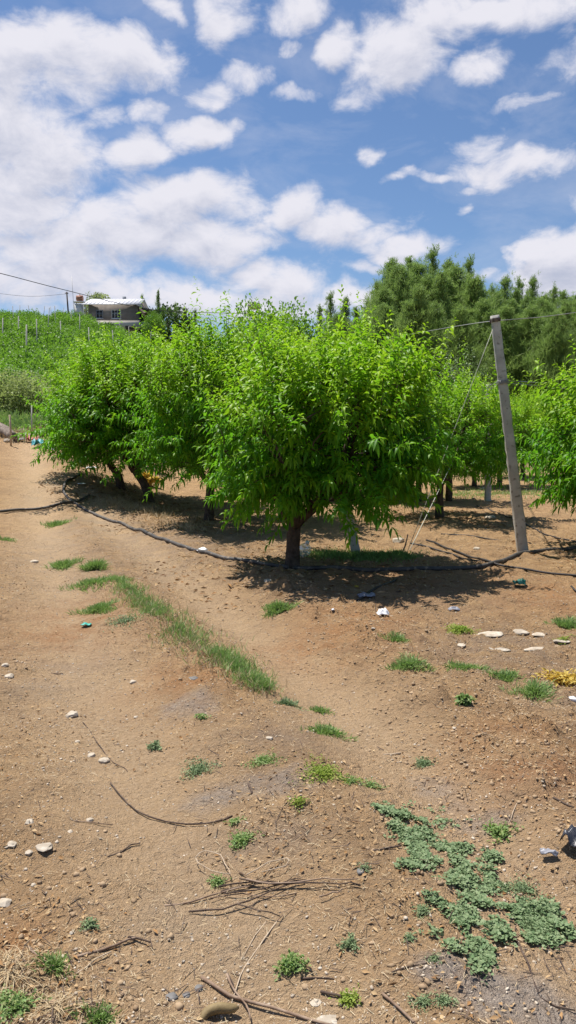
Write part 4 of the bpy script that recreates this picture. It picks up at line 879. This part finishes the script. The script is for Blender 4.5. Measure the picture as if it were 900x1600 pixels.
sheet(135, 978, 16, .06, .012, 'teal', 'small teal plastic scrap on the track left of the grass strip', 'plastic_scrap', 'scrap', 1)
sheet(811, 916, 20, .12, .05, 'darkgreen', 'dark green crumpled plastic on the soil below the leaning post', 'plastic_scrap', 'scrap', 2)
sheet(598, 963, 20, .10, .04, 'whiteplastic', 'white crumpled plastic scrap below the black line end', 'plastic_scrap', 'scrap', 3)
sheet(572, 934, 28, .10, .03, 'greyplastic', 'grey plastic sheet remnant by the black line end', 'plastic_scrap', 'scrap', 4)
sheet(520, 1050 - 95, 5, .02, .01, 'whiteplastic', 'tiny white scrap between the near trunk and the track', 'plastic_scrap', 'scrap', 5)
sheet(709, 955, 18, .06, .02, 'greyplastic', 'grey blue scrap above the yellow green weed', 'plastic_scrap', 'scrap', 6)
sheet(906, 1327, 46, .13, .05, 'blackplastic', 'shiny black plastic bag at the right edge', 'plastic_bag', 'bag', 7, rz=.5)
sheet(857, 1341, 24, .03, .012, 'greyplastic', 'small dark grey curled shard left of the black bag', 'plastic_shard', 'scrap', 8, rz=-.3, lift=.02)
p = at(340, 1590); P = [p + (-.045, -.03, .012), p + (-.03, -.005, .02), p + (0, .006, .024), p + (.035, .008, .022), p + (.06, .016, .018)]
tag(MB().tube(spline(P, .01), np.interp(np.linspace(0, 1, len(spline(P, .01))), [0, .15, .6, .9, 1], [.006, .013, .015, .012, .003]), 10, rough=.08).build('dried_husk', M['chunk'], smooth=True), 'curved olive brown dried husk at the bottom edge', 'husk')
# clear round bottle by the near trunk
p = at(473, 871); bt_ = empty('plastic_bottle', p, 'clear round plastic bottle on the ground beside the nearest peach trunk', 'bottle')
prof = [(0, .0), (.05, .0), (.075, .03), (.085, .08), (.078, .13), (.05, .165), (.022, .185), (.022, .205)]
mb = MB(); nseg = 20; V = []; q = []
for i, (rr_, zz) in enumerate(prof):
    for j in range(nseg): a = j * 2 * pi / nseg; V.append((rr_ * math.cos(a), rr_ * math.sin(a), zz))
for i in range(len(prof) - 1):
    for j in range(nseg): k = (j + 1) % nseg; q.append((i * nseg + j, i * nseg + k, (i + 1) * nseg + k, (i + 1) * nseg + j))
mb.add(V, q=q); mb.build('body', M['clear'], bt_, smooth=True); MB().tube([(0, 0, .2), (0, 0, .225)], .026, 14).build('cap', M['whiteplastic'], bt_)
bt_.rotation_euler = (.5, .3, 0); bt_.location.z += .03

# debris heap and log on the left
lg = at(-5, 677); lg2 = at(22, 690)
L_ = spline([lg + (-1.2, 1.2, .25), lg + (0, 0, .2), lg2 + (0, 0, .12)], .2)
tag(MB().tube(L_, np.linspace(.2, .14, len(L_)), 10, rough=.25).build('log', M['wood'], smooth=True), 'weathered log lying at the left edge at the foot of the hill', 'log')
for k, (px, py, w, h, mt, lab) in enumerate([(30, 684, 26, 12, 'stone_grey', 'grey rubble lump right of the log'), (44, 683, 22, 14, 'stone_grey', 'pale rubble block behind the fence stake'), (58, 686, 14, 10, 'wood', 'dark rubble lump in the middle of the debris heap'), (72, 681, 11, 7, 'stone', 'white lump on the right of the debris heap'), (12, 690, 14, 7, 'stone_grey', 'small grey stone below the log'), (88, 693, 14, 8, 'stone', 'whitish lump near the right end of the debris heap'), (34, 675, 18, 8, 'stone', 'pale flat rubble on the back of the heap')]):
    rock(px, py, w, h, mt, lab, 'rubble of the debris heap', name='rubble_lump', cat='rubble', flat=.9)
sheet(61, 699, 22, .35, .16, 'cyan', 'blue green tarpaulin scrap in the debris heap', 'tarpaulin_scrap', 'scrap', 11)
sheet(51, 691, 18, .3, .12, 'red', 'faded red plastic in the debris heap', 'plastic_scrap', 'scrap', 12)
sheet(70, 688, 12, .25, .22, 'darktwig', 'dark brown rag on the right of the debris heap', 'rag', 'rag', 13)
sheet(35, 690, 12, .25, .08, 'slate', 'pale blue grey plastic at the left of the debris heap', 'plastic_scrap', 'scrap', 14)
sheet(79, 704, 14, .2, .06, 'whiteplastic', 'white paper scrap below the debris heap', 'paper_scrap', 'scrap', 15)
sheet(124, 727, 16, .25, .1, 'whiteplastic', 'white bag scrap under the left end tree crown', 'plastic_scrap', 'scrap', 16); sheet(143, 732, 16, .2, .03, 'whiteplastic', 'flat white scrap right of the white bag scrap under the left end tree', 'plastic_scrap', 'scrap', 17)
sheet(128, 757, 12, .16, .02, 'whiteplastic', 'small flat white scrap in the loop of the hose', 'paper_scrap', 'scrap', 18)
f0 = at(17, 697); tag(MB().tube([f0 + (0, 0, -.1), f0 + (.01, 0, .45), f0 + (0, 0, .85)], [.03, .028, .024], 6).build('fence_stake', M['palestick']), 'short thin wooden stake in front of the log', 'stake')
for k, (px, py, lab) in enumerate([(50, 680, 'thin stake behind the debris heap'), (92, 698, 'thin stake at the right end of the debris heap')]):
    f0 = at(px, py); tag(MB().tube([f0 + (0, 0, -.1), f0 + (.02, 0, .9)], [.022, .018], 6).build('fence_stake', M['greypost']), lab, 'stake')

# ------------------------------------------------------------------ plants on the ground
def tuft(px, py, wpx, n, hgt, mat, label, name='grass_tuft', cat='grass tuft', group='small weeds and grass tufts', broad=False, tint=.38, dry=0):
    p = at(px, py); d = np.linalg.norm(p - CAM); rad = wpx / F * d / 2; rr = np.random.default_rng(int(px * 13 + py))
    n = int(n * (1.3 if broad else 2.0)); hgt *= .66 * max(1, d / 5.5); a = rr.random(n) * 2 * pi; q = rad * 1.15 * np.minimum(np.abs(rr.normal(0, .42, n)), .85) * (1 + .4 * np.sin(a * 3 + px)); x = p[0] + np.cos(a) * q; y = p[1] + np.sin(a) * q * .9
    P = np.stack([x, y, ground_z(x, y)], 1) - p; D = np.stack([np.cos(a) * .5, np.sin(a) * .5, np.full(n, 1.0)], 1) + rr.normal(0, .35, (n, 3)); L = hgt * (.5 + .7 * rr.random(n))
    if broad: D[:, 2] *= .32; P[:, 2] += hgt * .4 * rr.random(n); L *= .42; P[:, 2] += hgt * .15 * rr.random(n); V, T, Q, li = leaves(np.repeat(P, 2, 0) + rr.normal(0, .12 * rad, (2 * n, 3)) * (1, 1, .15), np.repeat(D, 2, 0) + rr.normal(0, .4, (2 * n, 3)), np.repeat(L, 2), np.repeat(L, 2) * .42, .35, r=rr, ts=(.4, .75), ws=(1, .8)); n = 2 * n
    else: V, T, Q, li = blades(P, D, L, np.full(n, .0035 + .0004 * d), .25 + .3 * rr.random(n), rr)
    return tag(link(name, fast_mesh(name, V, T, Q, attrs={'tint': np.clip(rr.normal(tint, .2, n), 0, 1)[li]}), M[mat], None, p), label, cat, group)
for px, py, w, n, h, mt, br_, lab in [
    (435, 950, 48, 420, .13, 'grass', 0, 'bright green grass tuft alone on the track in front of the tree shade'), (718, 985, 42, 380, .07, 'yellow_weed', 1, 'yellow green weed cushion left of the rock slabs'), (725, 1100, 18, 140, .13, 'grass', 1, 'upright green weed standing on the bank'),
    (638, 1040, 60, 460, .11, 'grass', 0, 'thin green grass tuft right of the track'), (725, 1045, 60, 420, .09, 'grass', 0, 'sparse grass tuft below the rock slabs'), (512, 1145, 66, 380, .08, 'grass', 0, 'green grass tuft in the middle of the track below the strip'), (505, 1208, 80, 480, .05, 'yellow_weed', 1, 'yellow green ground weed on the middle ridge'),
    (548, 1222, 34, 110, .05, 'grass', 1, 'small green weed right of the yellow green ground weed'), (580, 1230, 36, 130, .05, 'grass', 1, 'small green weed left of the grey soil tongue'), (662, 1196, 34, 200, .05, 'weed', 1, 'grey green weed on the right track'), (412, 1190, 56, 240, .05, 'grass', 1, 'flat green weed above the bark bit'),
    (310, 1205, 56, 380, .05, 'weed', 1, 'flat weed on the left above the grey soil patch'), (242, 1168, 20, 160, .06, 'weed', 1, 'dark green weed right of the thin dark root'), (315, 1122, 26, 80, .06, 'grass', 1, 'small pale green weed left of the strip end'), (378, 1315, 40, 200, .06, 'grass', 1, 'green weed to the right end of the curved root'), (366, 1287, 24, 80, .05, 'grass', 1, 'small green weed touching the curved root'),
    (455, 1510, 40, 260, .06, 'grass', 1, 'small leafy green weed near the bottom centre'), (545, 1478, 26, 120, .045, 'weed', 1, 'grey green weed clump right of the leafy weed'), (780, 1305, 44, 130, .08, 'grass', 1, 'leafy green weed left of the dark shard'), (660, 1425, 26, 200, .035, 'weed', 1, 'small round grey green weed left of the creeping patch'), (786, 1388, 26, 180, .035, 'weed', 1, 'small round weed right of the creeping patch top'),
    (640, 1468, 22, 90, .035, 'weed', 1, 'small weed below the round grey green weed'), (660, 1568, 30, 160, .035, 'weed', 1, 'low weed between the sticks and the ash at the bottom'), (694, 1566, 26, 130, .035, 'weed', 1, 'low weed right of the bottom sticks'), (678, 1500, 20, 70, .03, 'weed', 1, 'tiny weed just left of the ash patch'), (570, 1360, 24, 70, .035, 'weed', 1, 'small weed above the right end of the twig pile'), (545, 1565, 34, 110, .05, 'yellow_weed', 1, 'pale yellow green weed at the bottom right of centre'),
    (340, 1380, 26, 120, .05, 'grass', 1, 'green weed growing through the left side of the twig pile'), (140, 1448, 24, 110, .05, 'weed', 1, 'small weed above the forked stick'), (85, 1510, 46, 120, .06, 'grass', 0, 'grey green weed left of the forked stick'), (25, 1575, 54, 260, .06, 'grass', 1, 'green weed at the lower left corner'), (155, 1592, 50, 140, .06, 'grass', 0, 'sparse grass at the bottom edge left of centre'),
    (100, 885, 44, 420, .12, 'grass', 0, 'leftmost green grass tuft at the top of the middle ridge'), (148, 888, 30, 420, .15, 'grass', 0, 'taller grass tuft at the top of the middle ridge'), (150, 912, 84, 700, .09, 'grass', 0, 'low grass patch below the taller tuft'), (155, 952, 62, 460, .10, 'grass', 0, 'grass clump above the teal scrap'), (195, 972, 70, 260, .06, 'weed', 1, 'sparse weed between the teal scrap and the strip'),
    (450, 1100, 40, 160, .07, 'weed', 0, 'thin grass just below the strip end'), (500, 1112, 36, 140, .07, 'grass', 0, 'thin grass right of the strip end'), (885, 978, 40, 400, .10, 'grass', 0, 'green grass tuft at the right edge above the slabs'), (880, 1000, 30, 120, .05, 'yellow_weed', 1, 'yellow green tuft at the right end of the slabs'), (835, 1080, 70, 300, .12, 'grass', 0, 'grass tuft left of the yellowed leaves'), (790, 1060, 50, 400, .09, 'grass', 0, 'sparse grass between the slabs and the yellowed leaves'),
    (620, 1000, 40, 200, .08, 'grass', 0, 'thin grass beside the dry twig in front of the hose'), (815, 1390, 60, 260, .04, 'weed', 1, 'faint weed at the right of the creeping patch'), (465, 1255, 26, 90, .045, 'yellow_weed', 1, 'small yellow green weed above the twig pile'), (10, 845, 34, 90, .06, 'grass', 0, 'small grass tuft at the left edge below the hose'), (88, 820, 44, 400, .06, 'grass', 0, 'sparse grass below the crossing of the hoses')]:
    tuft(px, py, w, n, h, mt, lab, broad=bool(br_), name='weed' if br_ else 'grass_tuft', cat='weed' if br_ else 'grass tuft')
tuft(880, 1068, 66, 130, .16, 'orange_leaf', 'heap of yellowed orange leaves at the right edge', 'yellowed_leaves', 'leaf heap', None, True)
tuft(232, 758, 20, 90, .22, 'orange_leaf', 'dry yellow leaf bundle beneath the left row trees', 'dry_leaf_bundle', 'leaf bundle', None, True)
tuft(190, 1596, 10, 6, .05, 'straw', 'single dry bent leaf at the bottom', 'dry_leaf', 'leaf', None, True)
def field(pix, n, spread, hgt, mat, name, label, cat, wid=.004, tint=.2, lay=0., broad=False, seed=0, cover=None, zo=0., patchy=0, pth=-.02):
    """stuff strewn along a pixel polyline (list of (px, py, width px))"""
    rr = np.random.default_rng(seed + 100); C = np.array([at(a, b) for a, b, _ in pix]); Wd = np.array([w / F * np.linalg.norm(c - CAM) / 2 for c, (_, _, w) in zip(C, pix)])
    s = rr.random(n) * (len(C) - 1); i = np.minimum(s.astype(int), len(C) - 2); f = (s - i)[:, None]
    c = C[i] * (1 - f) + C[i + 1] * f; w = Wd[i] * (1 - f[:, 0]) + Wd[i + 1] * f[:, 0]
    a = rr.random(n) * 2 * pi; q = w * np.abs(rr.normal(0, .62, n)) * (1 + .3 * np.sin(s * 9)); x = c[:, 0] + np.cos(a) * q; y = c[:, 1] + np.sin(a) * q
    if patchy: k = fbm(x, y, patchy, 4, seed) + .10 * rr.normal(size=n) > pth; x = x[k]; y = y[k]; n = len(x)
    P = np.stack([x, y, ground_z(x, y) + zo], 1); D = rr.normal(0, .5 + lay, (n, 3)); D[:, 2] = 1 - lay; L = hgt * (.45 + .75 * rr.random(n))
    if broad: V, T, Q, li = leaves(P, D, L, L * .55, .3, r=rr, ts=(.4, .75), ws=(1, .8))
    else: V, T, Q, li = blades(P, D, L, np.full(n, wid), .3, rr)
    return tag(link(name, fast_mesh(name, V, T, Q, attrs={'tint': np.clip(rr.normal(tint, .25, n), 0, 1)[li]}), M[mat]), label, cat, kind='stuff')
field([(180, 905, 26), (205, 925, 44), (245, 958, 62), (290, 992, 74), (335, 1022, 76), (382, 1055, 56), (415, 1078, 36)], 13000, 1, .095, 'grass', 'grass', 'strip of green grass between the two wheel tracks', 'grass', .0042, seed=1, tint=.35, patchy=3.2, pth=-.06)
field([(200, 925, 60), (290, 1000, 110), (410, 1085, 90)], 1600, 1, .10, 'straw', 'dry_grass', 'dry grass blades mixed into the green strip', 'grass', .004, seed=2)
field([(500, 868, 50), (560, 872, 80), (640, 872, 60)], 4200, 1, .11, 'grass', 'shaded_grass', 'green grass in the shade behind the nearest trunk', 'grass', .007, seed=3)
field([(170, 785, 60), (230, 800, 90), (300, 830, 90)], 1800, 1, .16, 'straw', 'dry_grass', 'dry straw coloured grass under the left row', 'grass', .006, seed=4)
field([(20, 690, 60), (60, 675, 90), (120, 700, 60)], 1500, 1, .35, 'straw', 'dry_bank_grass', 'tall dry grass around the debris heap', 'grass', .012, seed=5)
field([(10, 672, 90), (80, 665, 120), (140, 690, 60)], 2400, 1, .35, 'grass', 'bank_grass', 'green grass behind the debris heap', 'grass', .014, seed=6)
field([(590, 790, 120), (680, 775, 160), (820, 770, 160), (900, 790, 120)], 5200, 1, .12, 'grass', 'orchard_grass', 'thin green and yellow grass on the far orchard floor', 'grass', .010, tint=.6, seed=7, patchy=1)
field([(0, 1500, 70), (40, 1540, 90), (90, 1580, 90)], 900, 1, .075, 'straw', 'straw', 'dry straw heap in the lower left corner', 'straw', .0018, lay=.75, seed=8)
# creeping weed mat
rr = np.random.default_rng(5); PP = []; 
for px, py, rx, ry, n in [(620, 1275, 30, 16, 420), (640, 1306, 48, 20, 800), (670, 1290, 20, 10, 120), (700, 1345, 62, 34, 2200), (722, 1385, 40, 26, 900), (765, 1440, 78, 34, 2200), (735, 1475, 50, 30, 1000), (815, 1445, 34, 14, 400), (748, 1512, 16, 20, 220), (872, 1460, 34, 22, 600), (850, 1425, 40, 12, 140), (830, 1405, 30, 10, 60), (760, 1340, 26, 8, 120), (690, 1480, 22, 10, 160), (680, 1280, 60, 14, 120)]:
    c = at(px, py); e = at(px + rx, py); g = at(px, py - ry); g2 = at(px, py + ry); ax = abs(e[0] - c[0]) * .92; ay = abs(g[1] - g2[1]) * .44
    a = rr.random(n) * 6.28; q = np.sqrt(rr.random(n)) * (1 + .25 * np.sin(a * 5 + px) + .15 * np.sin(a * 9)); PP.append(np.stack([c[0] + np.cos(a) * q * ax, c[1] + np.sin(a) * q * ay], 1))
PP = np.concatenate(PP); k = fbm(PP[:, 0], PP[:, 1], 20, 3, 9) + .07 * rr.normal(size=len(PP)) > .115; PP = PP[k]; PP = np.concatenate([PP, PP + rr.normal(0, .012, PP.shape)]); n = len(PP)
hb = fbm(PP[:, 0], PP[:, 1], 9, 2, 19)
P = np.repeat(np.stack([PP[:, 0], PP[:, 1], ground_z(PP[:, 0], PP[:, 1]) + .006 + .03 * np.maximum(0, hb + .15) * rr.random(n)], 1), 4, 0)
n4 = n * 4; a = rr.random(n4) * 6.28; D = np.stack([np.cos(a), np.sin(a), .35 + .4 * rr.random(n4)], 1); L = .009 + .009 * rr.random(n4)
P += np.stack([np.cos(a), np.sin(a), np.zeros(n4)], 1) * .004
V, T, Q, li = leaves(P, D, L, L * .72, .3, r=rr, ts=(.35, .8), ws=(.9, .9), fold=.12)
tag(link('ground_cover', fast_mesh('ground_cover', V, T, Q, attrs={'tint': np.clip(rr.normal(.25, .25, n4), 0, 1)[li]}), M['weed']), 'mat of creeping grey green weed on the lower right soil', 'weed', kind='stuff')

# ------------------------------------------------------------------ loose litter
def scatter(n, ymax=15, pw=1.0, seed=0):
    rr = np.random.default_rng(seed + 900); t = rr.random(n); y = 1.7 + (ymax - 1.7) * t ** pw; x = (rr.random(n) - .5) * 2 * (y * .42 + .35); return x, y, rr
x, y, rr = scatter(15000, 12, 1.7, 1); g = np.maximum(fbm(x, y, 1.1, 3, 31) + .5, 0) ** 2 * 3; k = rr.random(len(x)) < np.clip(g, .05, 1); x = x[k]; y = y[k]
s = .0013 + .0032 * rr.random(len(x)) ** 4 + .0002 * y; S = s[:, None] * (1 + .8 * rr.random((len(x), 3))) * (1, 1, .7)
V, T = ico_batch(np.stack([x, y, ground_z(x, y) + s * .2], 1), S, rr)
tag(link('pebbles', fast_mesh('pebbles', V, T), M['pebble']), 'small pale pebbles scattered over the soil', 'pebbles', kind='stuff')
x, y, rr = scatter(30000, 12, 1.5, 2); db_ = pdist(BERM, x, y); ln = np.minimum(pdist(LANE_L, x, y), pdist(LANE_R, x, y)); k = rr.random(len(x)) < np.clip(.25 + 1.2 * np.exp(-(db_ / .5) ** 2) - .35 * np.exp(-(ln / .4) ** 2) + fbm(x, y, 1.5, 3, 8), 0, 1); x = x[k]; y = y[k]
s = .0022 + .0065 * rr.random(len(x)) ** 3; S = s[:, None] * (1 + .8 * rr.random((len(x), 3))) * (1, 1, .75)
V, T = ico_batch(np.stack([x, y, ground_z(x, y) + s * .15], 1), S, rr)
tag(link('soil_rubble', fast_mesh('soil_rubble', V, T), M['dirtclod']), 'small crumbly soil clods', 'clods', kind='stuff')
def dens(x, y, sd):
    ln = np.minimum(pdist(LANE_L, x, y), pdist(LANE_R, x, y)); v = .55 + 1.6 * fbm(x, y, 1.3, 4, sd) - .45 * np.exp(-(ln / .4) ** 2)
    return v + .5 * blobmask([(780, 1010, 170, 60), (700, 920, 200, 40), (850, 1180, 100, 80), (300, 830, 170, 50), (30, 1530, 70, 60), (430, 1300, 120, 60)], x, y)
for nm, n, mt, L0, W0, lab, sd, br_ in [('straw_litter', 60000, 'straw', .028, .0016, 'bits of dry straw littered over the soil', 3, 0), ('leaf_litter', 24000, 'dry_leaf', .026, .012, 'dry brown fallen leaves littered over the soil', 4, 1), ('twig_litter', 11000, 'darktwig', .06, .003, 'tiny dark twigs littered over the soil', 5, 0)]:
    x, y, rr = scatter(n, 16 if br_ else 13, 1.5, sd); k = rr.random(n) < dens(x, y, 50 + sd); x = x[k]; y = y[k]; nn_ = len(x); a = rr.random(nn_) * 6.28
    D = np.stack([np.cos(a), np.sin(a), .12 + .12 * rr.normal(size=nn_)], 1); L = L0 * (.35 + .9 * rr.random(nn_) ** 2); P = np.stack([x, y, ground_z(x, y) + .005], 1)
    if br_: V, T, Q, li = leaves(P, D, L, W0 * (.5 + .7 * rr.random(nn_)), .1, r=rr, ts=(.5,), ws=(1,))
    else:
        S = np.stack([-np.sin(a), np.cos(a), .4 * rr.normal(size=nn_)], 1); Wd = (W0 * (.5 + .6 * rr.random(nn_)))[:, None]; P2 = P + nn(D) * L[:, None]
        V = np.stack([P - S * Wd / 2, P + S * Wd / 2, P2 + S * Wd / 2, P2 - S * Wd / 2], 1).reshape(-1, 3); T = None; Q = (np.arange(nn_ * 4)).reshape(-1, 4); li = np.repeat(np.arange(nn_), 4)
    tag(link(nm, fast_mesh(nm, V, T, Q, attrs={'tint': rr.random(nn_)[li]}), M[mt]), lab, 'litter', kind='stuff')
# thicker fallen leaves under the trees
rr = np.random.default_rng(12); PX = []
for c, rad_ in ((p1, 1.9), (p2, 2.0), (p3, 2.0), (p4, 1.8), (pR, 1.9), (pr, 1.7)):
    n = 900; a = rr.random(n) * 6.28; q = rad_ * rr.random(n) ** .6; PX.append(np.stack([c[0] + np.cos(a) * q, c[1] + np.sin(a) * q], 1))
PX = np.concatenate(PX); n = len(PX); a = rr.random(n) * 6.28; P = np.stack([PX[:, 0], PX[:, 1], ground_z(PX[:, 0], PX[:, 1]) + .008], 1)
V, T, Q, li = leaves(P, np.stack([np.cos(a), np.sin(a), .15 * rr.normal(size=n)], 1), .05 + .06 * rr.random(n), .018 + .012 * rr.random(n), .2, r=rr, ts=(.5,), ws=(1,))
tag(link('fallen_leaves', fast_mesh('fallen_leaves', V, T, Q, attrs={'tint': rr.random(n)[li] ** 2}), M['dry_leaf']), 'fallen dry leaves under the orchard trees', 'leaves', kind='stuff')
print('done', sum(len(o.data.polygons) for o in COL.objects if o.type == 'MESH'))
